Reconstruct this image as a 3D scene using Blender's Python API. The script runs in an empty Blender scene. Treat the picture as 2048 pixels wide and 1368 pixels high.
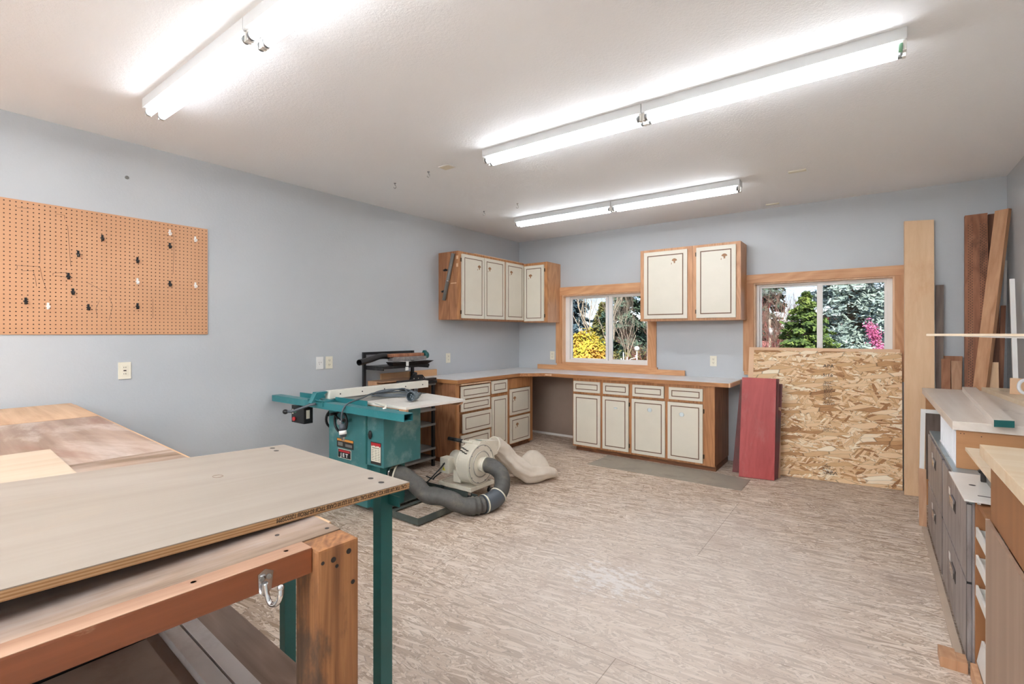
import bpy, bmesh, math, random
from mathutils import Vector, Matrix, noise as mnoise
random.seed(7)
S = bpy.context.scene
COL = S.collection
PI = math.pi
# ---------------------------------------------------------------- camera
YAW = math.radians(36.5)
cam_data = bpy.data.cameras.new('camera'); cam = bpy.data.objects.new('camera', cam_data); COL.objects.link(cam)
cam.location = (4.156, -5.788, 1.41)
cam.rotation_euler = (PI / 2, 0, YAW)
cam_data.sensor_width = 36.0
cam_data.lens = 975.0 / 2048.0 * 36.0
cam_data.shift_y = -17.0 / 2048.0
cam_data.clip_start = 0.02; cam_data.clip_end = 400
S.camera = cam
# ---------------------------------------------------------------- view, sky, sun
S.view_settings.view_transform = 'Standard'
S.view_settings.look = 'None'
S.view_settings.gamma = 1.0
S.view_settings.use_curve_mapping = False
S.view_settings.exposure = 2.13
TUBE = 9.5
W = bpy.data.worlds.new('sky'); S.world = W; W.use_nodes = True
wt = W.node_tree
sky = wt.nodes.new('ShaderNodeTexSky'); sky.sky_type = 'NISHITA'
sky.sun_disc = False; sky.sun_elevation = math.radians(34); sky.sun_rotation = math.radians(200)
sky.air_density = 1.0; sky.dust_density = 0.5; sky.ozone_density = 4.0
bgn = wt.nodes['Background']; bgn.inputs[1].default_value = 0.052
tint = wt.nodes.new('ShaderNodeMix'); tint.data_type = 'RGBA'; tint.blend_type = 'MULTIPLY'; tint.inputs[0].default_value = 1.0
tint.inputs[7].default_value = (1.0, 0.93, 1.06, 1)
wt.links.new(sky.outputs[0], tint.inputs[6]); wt.links.new(tint.outputs[2], bgn.inputs[0])
sd = bpy.data.lights.new('sun', 'SUN'); sun = bpy.data.objects.new('sun', sd); COL.objects.link(sun)
sd.energy = 1.8; sd.angle = math.radians(0.6); sd.color = (1.0, 0.95, 0.87)
sun.rotation_euler = (math.radians(52), 0, math.radians(24))
try:
    S.cycles.use_denoising = True
    S.cycles.max_bounces = 12; S.cycles.diffuse_bounces = 9; S.cycles.transparent_max_bounces = 12
    S.cycles.sample_clamp_indirect = 6.0
except Exception: pass

# ---------------------------------------------------------------- colour + node helpers
def lin(c):
    if isinstance(c, str):
        c = tuple(int(c[i:i + 2], 16) for i in (0, 2, 4))
    f = lambda v: (v / 255 / 12.92) if v / 255 <= 0.04045 else ((v / 255 + 0.055) / 1.055) ** 2.4
    return tuple(f(v) for v in c) + (1.0,)

class NT:
    def __init__(s, name):
        s.m = bpy.data.materials.new(name); s.m.use_nodes = True
        s.t = s.m.node_tree; s.b = s.t.nodes['Principled BSDF']
        s.o = s.t.nodes['Material Output']; s._c = None
    def n(s, typ, **kw):
        nd = s.t.nodes.new(typ)
        for k, v in kw.items(): setattr(nd, k, v)
        return nd
    def l(s, a, b): s.t.links.new(a, b)
    def coord(s):
        if s._c is None: s._c = s.n('ShaderNodeTexCoord').outputs['Object']
        return s._c
    def swiz(s, axes):
        """object coordinates with the axes reordered: 'xz' -> (x, z, 0)"""
        sp = s.n('ShaderNodeSeparateXYZ'); s.l(s.coord(), sp.inputs[0])
        cb = s.n('ShaderNodeCombineXYZ')
        for i, a in enumerate(axes): s.l(sp.outputs['xyz'.index(a)], cb.inputs[i])
        return cb.outputs[0]
    def map(s, vec, scale=(1, 1, 1), rot=(0, 0, 0), loc=(0, 0, 0)):
        mp = s.n('ShaderNodeMapping'); s.l(vec, mp.inputs[0])
        mp.inputs['Scale'].default_value = scale; mp.inputs['Rotation'].default_value = rot; mp.inputs['Location'].default_value = loc
        return mp.outputs[0]
    def noise(s, vec, scale=5, detail=3, rough=0.5, dist=0.0):
        nd = s.n('ShaderNodeTexNoise'); s.l(vec, nd.inputs['Vector'])
        nd.inputs['Scale'].default_value = scale; nd.inputs['Detail'].default_value = detail
        nd.inputs['Roughness'].default_value = rough; nd.inputs['Distortion'].default_value = dist
        return nd.outputs['Fac']
    def ramp(s, fac, stops, interp='LINEAR'):
        r = s.n('ShaderNodeValToRGB'); s.l(fac, r.inputs[0]); cr = r.color_ramp; cr.interpolation = interp
        while len(cr.elements) < len(stops): cr.elements.new(0.5)
        for e, (p, c) in zip(cr.elements, stops):
            e.position = p; e.color = c if len(c) == 4 else tuple(c) + (1,)
        return r.outputs[0]
    def mask(s, fac, a, b):
        r = s.n('ShaderNodeMapRange'); s.l(fac, r.inputs[0])
        r.inputs[1].default_value = a; r.inputs[2].default_value = b
        r.interpolation_type = 'SMOOTHSTEP'
        return r.outputs[0]
    def math(s, op, a, b=None):
        m = s.n('ShaderNodeMath', operation=op)
        for i, v in enumerate((a, b)):
            if v is None: continue
            if isinstance(v, (int, float)): m.inputs[i].default_value = v
            else: s.l(v, m.inputs[i])
        return m.outputs[0]
    def mix(s, fac, a, b, mode='MIX'):
        m = s.n('ShaderNodeMix', data_type='RGBA', blend_type=mode)
        if isinstance(fac, (int, float)): m.inputs[0].default_value = fac
        else: s.l(fac, m.inputs[0])
        for i, v in ((6, a), (7, b)):
            if isinstance(v, tuple): m.inputs[i].default_value = v
            else: s.l(v, m.inputs[i])
        return m.outputs[2]
    def bump(s, h, strength=0.2, dist=0.01):
        b = s.n('ShaderNodeBump'); s.l(h, b.inputs['Height'])
        b.inputs['Strength'].default_value = strength; b.inputs['Distance'].default_value = dist
        s.l(b.outputs[0], s.b.inputs['Normal'])
    def done(s, color=None, rough=0.5, metal=0.0, spec=None):
        if color is not None:
            if isinstance(color, tuple): s.b.inputs['Base Color'].default_value = color
            else: s.l(color, s.b.inputs['Base Color'])
        if isinstance(rough, (int, float)): s.b.inputs['Roughness'].default_value = rough
        else: s.l(rough, s.b.inputs['Roughness'])
        s.b.inputs['Metallic'].default_value = metal
        if spec is not None: s.b.inputs['Specular IOR Level'].default_value = spec
        return s.m

def plain(name, c, rough=0.5, metal=0.0, var=0.06, scale=6.0, dirt=None):
    t = NT(name); f = t.noise(t.coord(), scale, 4, 0.6)
    base = lin(c)
    hi = tuple(min(1, v * (1 + var)) for v in base[:3]) + (1,); lo = tuple(v * (1 - var) for v in base[:3]) + (1,)
    col = t.ramp(f, [(0.3, lo), (0.7, hi)])
    if dirt:
        g = t.mask(t.noise(t.map(t.coord(), loc=(3, 1, 7)), dirt[1], 6, 0.65), 0.5, 0.72)
        col = t.mix(t.math('MULTIPLY', g, dirt[2]), col, lin(dirt[0]))
    return t.done(col, rough, metal)

def wood(name, light, dark, axis='x', fine=60, rings=5.0, rough=0.55, contrast=0.5, stain=None, stain2=None, knots=None, offs=0.0, bump=0.08, ringamt=.28):
    """procedural wood; grain runs along the given object axis"""
    t = NT(name); c = t.coord()
    k = {'x': (0.035, 1, 1), 'y': (1, 0.035, 1), 'z': (1, 1, 0.035)}[axis]
    k2 = {'x': (0.12, 1, 1), 'y': (1, 0.12, 1), 'z': (1, 1, 0.12)}[axis]
    f1 = t.noise(t.map(c, k, loc=(offs, offs * 2, offs * 3)), fine, 5, 0.65, 0.3)
    f2 = t.noise(t.map(c, k2, loc=(offs * 3, offs, offs)), rings, 3, 0.5, 0.9)
    rg = t.math('FRACT', t.math('MULTIPLY', f2, 9.0))
    rg = t.math('ABSOLUTE', t.math('SUBTRACT', rg, 0.5))
    v = t.math('ADD', t.math('MULTIPLY', f1, 1 - ringamt), t.math('MULTIPLY', rg, ringamt * 2))
    lo, hi = 0.5 - 0.32 / max(contrast, .05) * .5, 0.5 + 0.32 / max(contrast, .05) * .5
    col = t.ramp(v, [(max(0, lo), lin(dark)), (min(1, hi), lin(light))])
    if knots:
        vo = t.n('ShaderNodeTexVoronoi'); t.l(t.map(c, tuple(0.3 if a == axis else 1 for a in 'xyz'), loc=(offs * 5, 0, offs)), vo.inputs['Vector'])
        vo.inputs['Scale'].default_value = knots[1]
        col = t.mix(t.mask(vo.outputs['Distance'], 0.11, 0.05), col, lin(knots[0]))
    for i, st in enumerate((stain, stain2)):
        if st:
            n3 = t.noise(t.map(c, tuple(0.35 if a == axis else 1 for a in 'xyz'), loc=(i * 7 + offs, 3, 1)), st[1], 6, 0.7, 0.4)
            col = t.mix(t.math('MULTIPLY', t.mask(n3, st[3] if len(st) > 3 else 0.48, (st[3] if len(st) > 3 else 0.48) + .16), st[2]), col, lin(st[0]))
    t.bump(f1, bump, 0.002)
    return t.done(col, rough)

def osb(name, axes, stops, sx, sy, edge=0.35, grain=0.3, extra=None, rough=0.75, dist_=0.018, thr=0.6):
    t = NT(name); v0 = t.swiz(axes)
    n0 = t.n('ShaderNodeTexNoise'); t.l(v0, n0.inputs['Vector']); n0.inputs['Scale'].default_value = 7; n0.inputs['Detail'].default_value = 3
    off = t.n('ShaderNodeVectorMath', operation='SCALE'); t.l(n0.outputs['Color'], off.inputs[0]); off.inputs['Scale'].default_value = dist_
    ad = t.n('ShaderNodeVectorMath', operation='ADD'); t.l(v0, ad.inputs[0]); t.l(off.outputs[0], ad.inputs[1])
    vec = ad.outputs[0]; val = None; shade = None
    for i, (ang, f) in enumerate([(0.05, 1), (-0.35, .9), (0.5, 1.15), (1.15, .8), (-0.9, 1.3), (0.12, 1.6), (-0.16, .7)]):
        mv = t.map(vec, rot=(0, 0, ang), loc=(i * 3.7, i * 1.9, 0)); mv = t.map(mv, scale=(sx * f, sy * f, 1))
        vo = t.n('ShaderNodeTexVoronoi', voronoi_dimensions='2D'); t.l(mv, vo.inputs['Vector']); vo.inputs['Scale'].default_value = 1
        ve = t.n('ShaderNodeTexVoronoi', voronoi_dimensions='2D', feature='DISTANCE_TO_EDGE'); t.l(mv, ve.inputs['Vector']); ve.inputs['Scale'].default_value = 1
        sp = t.n('ShaderNodeSeparateColor'); t.l(vo.outputs['Color'], sp.inputs[0])
        gr = t.noise(t.map(mv, (1.2, 6, 1)), 2.0, 3, 0.6)
        r = t.math('ADD', sp.outputs[0], t.math('MULTIPLY', t.math('SUBTRACT', gr, 0.5), grain))
        e = t.mask(ve.outputs['Distance'], 0.0, 0.06)
        if val is None: val, shade = r, e
        else:
            mk = t.math('GREATER_THAN', sp.outputs[1], thr)
            mk2 = mk
            def mx(a, b):
                m = t.n('ShaderNodeMix', data_type='FLOAT'); t.l(mk2, m.inputs[0]); t.l(a, m.inputs[2]); t.l(b, m.inputs[3]); return m.outputs[0]
            val = mx(val, r); shade = mx(shade, e)
    col = t.ramp(val, stops)
    dk = t.math('ADD', t.math('MULTIPLY', shade, edge), 1 - edge)  # strand edges darkened to paint small shadows between strands
    gm = t.n('ShaderNodeVectorMath', operation='SCALE'); t.l(col, gm.inputs[0]); t.l(dk, gm.inputs['Scale'])
    col = gm.outputs[0]
    if extra: col = extra(t, v0, col)
    t.bump(val, 0.12, 0.002)
    return t.done(col, rough, spec=0.3)

# ---------------------------------------------------------------- mesh builder
class MB:
    def __init__(s, org=(0, 0, 0)): s.bm = bmesh.new(); s.o = Vector(org)
    def box(s, x0, x1, y0, y1, z0, z1, b=0.0, M=None):
        vs = [s.bm.verts.new((x, y, z)) for x in (min(x0, x1), max(x0, x1)) for y in (min(y0, y1), max(y0, y1)) for z in (min(z0, z1), max(z0, z1))]
        q = [(0, 1, 3, 2), (4, 6, 7, 5), (0, 4, 5, 1), (2, 3, 7, 6), (0, 2, 6, 4), (1, 5, 7, 3)]
        fs = [s.bm.faces.new([vs[i] for i in f]) for f in q]
        if b > 0:
            es = list({e for f in fs for e in f.edges})
            r = bmesh.ops.bevel(s.bm, geom=es, offset=b, segments=2, affect='EDGES', profile=0.7)
            vs = list({v for f in r['faces'] for v in f.verts} | {v for v in vs if v.is_valid})
        if M is not None: bmesh.ops.transform(s.bm, matrix=M, verts=vs)
        return s
    def hexa(s, front, back):
        a = [s.bm.verts.new(p) for p in front]; b = [s.bm.verts.new(p) for p in back]
        n = len(a); s.bm.faces.new(a); s.bm.faces.new(b[::-1])
        for i in range(n): s.bm.faces.new([a[i], b[i], b[(i + 1) % n], a[(i + 1) % n]])
        return s
    def slab(s, bl, br, tr, tl, t):
        """panel from four front corners, thickness t away from its front face"""
        P = [Vector(p) for p in (bl, br, tr, tl)]
        n = (P[1] - P[0]).cross(P[3] - P[0]).normalized() * -t
        return s.hexa(P, [p + n for p in P])
    def gslab(s, bl, br, tr, tl, t, n=8):
        """like slab, with a bilinear grid so that a slightly warped sheet stays smooth"""
        P = [Vector(p) for p in (bl, br, tr, tl)]
        nn = (P[1] - P[0]).cross(P[3] - P[0]).normalized() * -t
        A = [[s.bm.verts.new(P[0].lerp(P[1], i / n).lerp(P[3].lerp(P[2], i / n), j / n)) for i in range(n + 1)] for j in range(n + 1)]
        C = [[s.bm.verts.new(v.co + nn) for v in row] for row in A]
        for j in range(n):
            for i in range(n):
                s.bm.faces.new([A[j][i], A[j][i + 1], A[j + 1][i + 1], A[j + 1][i]]).smooth = True
                s.bm.faces.new([C[j][i], C[j + 1][i], C[j + 1][i + 1], C[j][i + 1]]).smooth = True
        for k in range(n):
            s.bm.faces.new([A[0][k], C[0][k], C[0][k + 1], A[0][k + 1]]); s.bm.faces.new([A[n][k + 1], C[n][k + 1], C[n][k], A[n][k]])
            s.bm.faces.new([A[k + 1][0], C[k + 1][0], C[k][0], A[k][0]]); s.bm.faces.new([A[k][n], C[k][n], C[k + 1][n], A[k + 1][n]])
        for e in s.bm.edges:
            if e.is_valid and len(e.link_faces) == 2 and e.link_faces[0].smooth != e.link_faces[1].smooth: e.smooth = False
        return s
    def cyl(s, p0, p1, r, seg=16, r1=None, caps=True, smooth=True):
        p0, p1 = Vector(p0), Vector(p1); d = p1 - p0; r1 = r if r1 is None else r1
        q = d.to_track_quat('Z', 'Y').to_matrix()
        A = []; B = []
        for i in range(seg):
            a = 2 * PI * i / seg; u = q @ Vector((math.cos(a), math.sin(a), 0))
            A.append(s.bm.verts.new(p0 + u * r)); B.append(s.bm.verts.new(p1 + u * r1))
        for i in range(seg):
            f = s.bm.faces.new([A[i], A[(i + 1) % seg], B[(i + 1) % seg], B[i]]); f.smooth = smooth
        if caps: s.bm.faces.new(A[::-1]); s.bm.faces.new(B)
        return s
    def tube(s, pts, r, seg=8, caps=True, rf=None):
        pts = [Vector(p) for p in pts]; rings = []; up = Vector((0, 0, 1)); n = len(pts)
        t0 = (pts[1] - pts[0]).normalized()
        nrm = up - t0 * up.dot(t0)
        if nrm.length < 1e-3: nrm = Vector((1, 0, 0)) - t0 * t0.x
        nrm.normalize()
        for i, p in enumerate(pts):
            t = (pts[min(i + 1, n - 1)] - pts[max(i - 1, 0)]).normalized()
            nrm = (nrm - t * nrm.dot(t)).normalized(); bn = t.cross(nrm)
            rr = r if rf is None else rf(i / (n - 1), i)
            rings.append([s.bm.verts.new(p + (nrm * math.cos(2 * PI * k / seg) + bn * math.sin(2 * PI * k / seg)) * rr) for k in range(seg)])
        for a, b in zip(rings, rings[1:]):
            for k in range(seg):
                f = s.bm.faces.new([a[k], a[(k + 1) % seg], b[(k + 1) % seg], b[k]]); f.smooth = True
        if caps: s.bm.faces.new(rings[0][::-1]); s.bm.faces.new(rings[-1])
        return s
    def ring(s, c, ax, R, r, seg=28, rs=8):
        q = Vector(ax).to_track_quat('Z', 'Y').to_matrix(); c = Vector(c); rows = []
        for i in range(seg):
            a = 2 * PI * i / seg; u = q @ Vector((math.cos(a), math.sin(a), 0)); w = q @ Vector((0, 0, 1))
            rows.append([s.bm.verts.new(c + u * (R + r * math.cos(2 * PI * k / rs)) + w * r * math.sin(2 * PI * k / rs)) for k in range(rs)])
        for i in range(seg):
            a, b = rows[i], rows[(i + 1) % seg]
            for k in range(rs):
                f = s.bm.faces.new([a[k], b[k], b[(k + 1) % rs], a[(k + 1) % rs]]); f.smooth = True
        return s
    def sphere(s, c, r, sc=(1, 1, 1), u=14, v=8):
        c = Vector(c); rows = []
        for j in range(v + 1):
            th = PI * j / v
            rows.append([s.bm.verts.new(c + Vector((math.sin(th) * math.cos(2 * PI * i / u) * sc[0], math.sin(th) * math.sin(2 * PI * i / u) * sc[1], math.cos(th) * sc[2])) * r) for i in range(u)])
        for a, b in zip(rows, rows[1:]):
            for i in range(u):
                f = s.bm.faces.new([a[i], b[i], b[(i + 1) % u], a[(i + 1) % u]]); f.smooth = True
        bmesh.ops.remove_doubles(s.bm, verts=[x for x in rows[0] + rows[-1]], dist=1e-6)
        return s
    def build(s, name, mat, parent=None, label=None, cat=None, group=None, kind=None, loc=None, rot=None):
        if s.o.length > 0: bmesh.ops.translate(s.bm, verts=s.bm.verts, vec=-s.o)
        bmesh.ops.recalc_face_normals(s.bm, faces=s.bm.faces)
        me = bpy.data.meshes.new(name); s.bm.to_mesh(me); s.bm.free()
        me.materials.append(mat)
        ob = bpy.data.objects.new(name, me); COL.objects.link(ob)
        if parent is not None: ob.parent = parent
        else: ob.location = s.o if loc is None else loc
        if parent is not None and loc is not None: ob.location = loc
        if rot is not None: ob.rotation_euler = rot
        tag(ob, label, cat, group, kind)
        return ob

def tag(o, label=None, cat=None, group=None, kind=None):
    if label: o['label'] = label
    if cat: o['category'] = cat
    if group: o['group'] = group
    if kind: o['kind'] = kind
    return o
def thing(name, label, cat, loc, group=None, rot=(0, 0, 0), kind=None):
    o = bpy.data.objects.new(name, None); COL.objects.link(o); o.empty_display_size = 0.1
    o.location = loc; o.rotation_euler = rot
    return tag(o, label, cat, group, kind)
def kids(o): return [c for c in bpy.data.objects if c.parent == o]
def copy_tree(o, parent=None, label=None, loc=None, rot=None):
    c = o.copy(); COL.objects.link(c)
    if parent is not None: c.parent = parent
    if label: c['label'] = label
    if loc is not None: c.location = loc
    if rot is not None: c.rotation_euler = rot
    for ch in kids(o): copy_tree(ch, c)
    return c
def sub(name, ob_parent):                       # builder in the frame of a thing at its location
    return MB(ob_parent.location if ob_parent else (0, 0, 0))
def text_obj(name, body, size, mat, parent, loc, rot, extrude=0.0006, sx=1.0, bold=0.0, align='LEFT'):
    cu = bpy.data.curves.new(name, 'FONT'); cu.body = body; cu.size = size; cu.extrude = extrude; cu.offset = bold
    cu.align_x = align; cu.resolution_u = 3
    tmp = bpy.data.objects.new('lettering_curve', cu); COL.objects.link(tmp)
    dg = bpy.context.evaluated_depsgraph_get(); dg.update()
    me = bpy.data.meshes.new_from_object(tmp.evaluated_get(dg)); me.name = name
    bpy.data.objects.remove(tmp); bpy.data.curves.remove(cu)
    me.materials.clear(); me.materials.append(mat)
    o = bpy.data.objects.new(name, me); COL.objects.link(o); o.parent = parent
    o.location = loc; o.rotation_euler = rot; o.scale = (sx, 1, 1)
    return o

# ---------------------------------------------------------------- materials
def wall_mat(name='wall_paint'):
    t = NT(name); c = t.coord()
    h = t.noise(c, 55, 4, 0.6); h2 = t.noise(c, 1.2, 4, 0.55)
    col = t.ramp(h2, [(0.3, lin('b4b8bb')), (0.7, lin('babdbf'))])
    sc = t.mask(t.noise(t.map(c, (1, 1, .25), loc=(4, 2, 9)), 9, 3, 0.4), 0.795, 0.81)
    col = t.mix(sc, col, lin('e2e0dc'))
    t.bump(h, 0.25, 0.004)
    return t.done(col, 0.42)
M_wall = wall_mat()
def ceil_mat():
    t = NT('ceiling_texture'); c = t.coord(); h = t.noise(c, 75, 4, 0.65)
    col = t.ramp(t.noise(c, 0.8, 3, 0.5), [(0.3, lin('eeeff1')), (0.7, lin('f2f3f4'))])
    t.bump(h, 0.45, 0.006)
    return t.done(col, 0.7)
M_ceil = ceil_mat()
def floor_extra(t, v, col):
    # worn pale middle, fresher orange tone by the walls, a chalky paint spill and thin sheet seams
    sp = t.n('ShaderNodeSeparateXYZ'); t.l(v, sp.inputs[0]); x, y = sp.outputs[0], sp.outputs[1]
    dx = t.math('MULTIPLY', t.math('SUBTRACT', x, 3.3), 0.55); dy = t.math('MULTIPLY', t.math('ADD', y, 3.3), 0.42)
    d = t.math('SQRT', t.math('ADD', t.math('MULTIPLY', dx, dx), t.math('MULTIPLY', dy, dy)))
    n = t.noise(v, 1.3, 4, 0.6)
    w = t.mask(t.math('ADD', d, t.math('MULTIPLY', n, 0.7)), 1.35, 0.55)
    col = t.mix(t.math('MULTIPLY', w, 0.55), col, lin('cbc3bc'))
    sm = t.mask(t.noise(t.map(v, loc=(5, 2, 0)), 2.2, 5, 0.6), 0.52, 0.66)
    col = t.mix(t.math('MULTIPLY', sm, 0.30), col, lin('a8978c'))
    ch = t.mask(t.noise(t.map(v, (6, 40, 1), rot=(0, 0, .1)), 1.0, 5, 0.65), 0.63, 0.73)
    col = t.mix(t.math('MULTIPLY', ch, 0.6), col, lin('7d6755'))
    ch2 = t.mask(t.noise(t.map(v, (5, 46, 1), rot=(0, 0, -.15), loc=(3, 8, 0)), 1.0, 5, 0.65), 0.60, 0.72)
    col = t.mix(t.math('MULTIPLY', ch2, 0.55), col, lin('e6dacb'))
    fl = t.mask(t.noise(t.map(v, (22, 120, 1), rot=(0, 0, .2), loc=(1, 4, 0)), 1.0, 3, 0.6), 0.66, 0.72)
    col = t.mix(t.math('MULTIPLY', fl, 0.6), col, lin('6e5a4b'))
    px = t.math('SUBTRACT', x, 2.95); py = t.math('ADD', y, 3.2)
    pd = t.math('SQRT', t.math('ADD', t.math('MULTIPLY', px, px), t.math('MULTIPLY', t.math('MULTIPLY', py, py), 2.0)))
    pn = t.noise(t.map(v, (1, 2, 1)), 16, 5, 0.7)
    pm = t.mask(t.math('SUBTRACT', pn, t.math('MULTIPLY', pd, 0.55)), 0.38, 0.47)
    col = t.mix(t.math('MULTIPLY', pm, 0.5), col, lin('e2e1e0'))
    br = t.n('ShaderNodeTexBrick'); t.l(t.map(v, loc=(0.4, 0.16, 0)), br.inputs['Vector'])
    br.inputs['Scale'].default_value = 1.0; br.inputs['Brick Width'].default_value = 2.44; br.inputs['Row Height'].default_value = 1.22
    br.inputs['Mortar Size'].default_value = 0.0022; br.inputs['Mortar Smooth'].default_value = 0.3
    return t.mix(t.math('MULTIPLY', br.outputs['Fac'], 0.55), col, lin('6f5c4e'))
M_floor = osb('worn_strand_board_floor', 'xy', [(0.0, lin('9c8670')), (0.3, lin('bea995')), (0.65, lin('cfbca9')), (1.0, lin('e2d4c5'))], 13, 85, edge=0.5, grain=1.0, extra=floor_extra, rough=0.7)
def panel_extra(t, v, col):
    return col
M_osb = osb('strand_board', 'xz', [(0.0, lin('9c6e49')), (0.16, lin('c99c6e')), (0.45, lin('e0bd92')), (0.78, lin('eccfa9')), (1.0, lin('f6ead2'))], 8, 42, edge=0.55, grain=0.6, extra=panel_extra, thr=.66)
M_oak = wood('oak_cabinet', 'c48c5c', '97633b', 'z', fine=70, rings=5, contrast=.7, rough=.45)
M_oakd = wood('dark_oak_side', 'b57f58', '8a5a3a', 'z', fine=80, rings=4, contrast=.8, rough=.5)
M_oakx = wood('oak_rail', 'bd8552', '94623a', 'x', fine=70, rings=5, contrast=.7, rough=.45)
M_oaky = wood('oak_rail_side', 'b9814f', '8f5c36', 'y', fine=70, rings=5, contrast=.7, rough=.45)
M_oakl = wood('pale_oak', 'cf9d73', 'b07d55', 'z', fine=70, rings=5, contrast=.7, rough=.45)
M_toe = wood('scuffed_toe_kick', '8a5836', '5c3822', 'x', fine=60, rings=6, contrast=.8, stain=('c99e6a', 22, .8, .62))
M_door = plain('cream_laminate', 'd6cfbf', .38, var=.02)
M_groove = plain('brown_groove', '6d4f37', .5, var=.1)
M_motif = plain('brown_transfer', '9c714c', .5, var=.35, scale=60)
M_hinge = plain('bronze_hinge', '4b3a2a', .4, .7)
M_laminate = plain('white_worktop', 'dcdcdb', .3, var=.03, scale=3, dirt=('b9b6b0', 4, .35))
M_fir = wood('fir_trim', 'dba97c', 'bd8557', 'x', fine=55, rings=4, contrast=.55, knots=('6b4226', 3.2), rough=.5)
M_firz = wood('fir_trim_upright', 'd3a073', 'b57c4e', 'z', fine=55, rings=4, contrast=.55, knots=('6b4226', 3.0), rough=.5, offs=2.3)
M_jamb = wood('pale_jamb', 'e8c7a6', 'd2a883', 'z', fine=50, rings=4, contrast=.5)
M_vinyl = plain('white_vinyl', 'e4e0da', .4, var=.02)
M_white = plain('white_enamel', 'e6e4e0', .35, var=.02)
M_ivory = plain('ivory_plate', 'e2dcc9', .4, var=.02)
M_dark = plain('dark_slot', '2c2622', .6)
M_housing = plain('fixture_enamel', 'cfd0cf', .4, var=.02)
M_socket = plain('socket_plastic', 'd9d6d0', .5)
M_cap = plain('tube_cap_metal', '8d8f90', .3, .8)
M_green = plain('green_cap_band', '7fae8f', .4)
M_teal = plain('teal_enamel', '3a7476', .33, var=.1, scale=4, dirt=('9db3ae', 4, .5))
M_teald = plain('dark_teal_enamel', '1c5c5a', .35, var=.1, scale=5)
M_tealr = plain('teal_rail', '2b7277', .33, var=.06, scale=5, dirt=('6b9a99', 9, .25))
M_black = plain('black_plastic', '1b1b1c', .4)
M_blackm = plain('black_metal', '232223', .35, .3, dirt=('5c564f', 12, .4))
M_greym = plain('grey_shelf_metal', '7d7c78', .45, .3, dirt=('a19b90', 8, .5))
M_iron = plain('cast_iron_table', '8f8d89', .35, .6, dirt=('6d5a4a', 9, .4))
M_chrome = plain('chrome', 'c9c9c9', .12, 1.0)
M_fence = plain('cream_fence', 'ddd9cc', .35, var=.03)
M_red = plain('red_button', 'b8272b', .4)
M_extw = plain('white_melamine', 'd6d1c8', .3, var=.04, scale=4, dirt=('b3aca1', 6, .3))
M_cable = plain('grey_cable', '4c5358', .45)
M_plug = plain('grey_plug', '57666c', .3)
M_hose = plain('grey_hose', '55534f', .55, var=.15, scale=30, dirt=('7d7668', 9, .5))
M_cuff = plain('grey_cuff', '4e545a', .4)
M_blower = plain('cream_machine_enamel', 'dad3c2', .35, var=.04, dirt=('b3a084', 8, .3))
M_yellow = plain('yellow_sticker', 'e2d24a', .5)
M_bluetx = plain('faded_blue_print', '5f8791', .5)
def cloth_mat():
    t = NT('canvas_bag'); c = t.coord(); h = t.noise(c, 7, 5, .6)
    t.bump(h, .35, .02)
    return t.done(t.ramp(t.noise(c, 3, 4, .6), [(.3, lin('c3b7a6')), (.7, lin('dacfc0'))]), .9)
M_cloth = cloth_mat()
M_plyl = wood('pale_plywood_face', '9b9085', '8a7e71', 'y', fine=22, rings=1.6, contrast=.45, rough=.5, stain=('b4956f', 2.0, .3, .60), stain2=('9b7f62', 9, .25, .68), ringamt=.25)
def ply_edge(name='plywood_edge'):
    t = NT(name); sp = t.n('ShaderNodeSeparateXYZ'); t.l(t.coord(), sp.inputs[0])
    f = t.math('FRACT', t.math('MULTIPLY', sp.outputs[2], 1 / 0.0058)); st = t.math('GREATER_THAN', f, 0.5)
    n = t.noise(t.map(t.coord(), (1, 1, 6)), 14, 4, .6)
    a = t.mix(n, lin('a97f55'), lin('c9a57c')); b = t.mix(n, lin('8a6238'), lin('b08557'))
    return t.done(t.mix(st, a, b), .7)
M_plyedge = ply_edge()
M_bench = wood('worn_bench_top', 'a38c7c', '78604f', 'x', fine=26, rings=2.2, contrast=.6, rough=.45, stain=('b9aca2', 2.6, .8, .46), stain2=('83584a', 3.6, .6, .50), ringamt=.3)
M_benchy = wood('worn_bench_board', 'a38d7d', '69543f', 'y', fine=26, rings=2.2, contrast=1.0, rough=.42, stain=('a79d98', 3.2, .75, .46), stain2=('6e5347', 4.6, .55, .52), ringamt=.3)
M_benchl = wood('pale_bench_strip', 'cfae8c', 'b08a66', 'x', fine=30, rings=2.5, contrast=.6, rough=.5, stain=('a5714c', 2.5, .5, .56))
M_trimw = wood('varnished_trim', '8c4f2f', '6e3d22', 'y', fine=40, rings=2.4, contrast=.55, rough=.38, stain=('c9a582', 14, .8, .64))
M_post = wood('rough_timber_post', 'a06d42', '704729', 'z', fine=70, rings=6, contrast=.75, rough=.7, stain=('42372e', 5, .8, .50), stain2=('c39766', 9, .5, .60), bump=.5)
M_shelfw = wood('grimy_shelf_board', 'a68c7c', '7a6455', 'x', fine=22, rings=3, contrast=.6, rough=.5, stain=('9c9089', 3, .6, .48))
M_stripw = plain('mauve_white_paint', 'd8d0cc', .5, var=.05, dirt=('a09288', 7, .4))
M_mauve = plain('grey_mauve_sheet', 'b0a29a', .4, var=.1, scale=3, dirt=('7a6253', 4, .5))
M_redb = wood('red_painted_board', 'b24641', '9c3331', 'z', fine=45, rings=3, contrast=.5, rough=.5, stain=('a95e55', 6, .5, .56))
M_redb2 = wood('dark_red_board', '7f3b37', '55302c', 'z', fine=45, rings=3, contrast=.6, rough=.6, stain=('5b463d', 5, .7, .50), offs=4)
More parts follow.
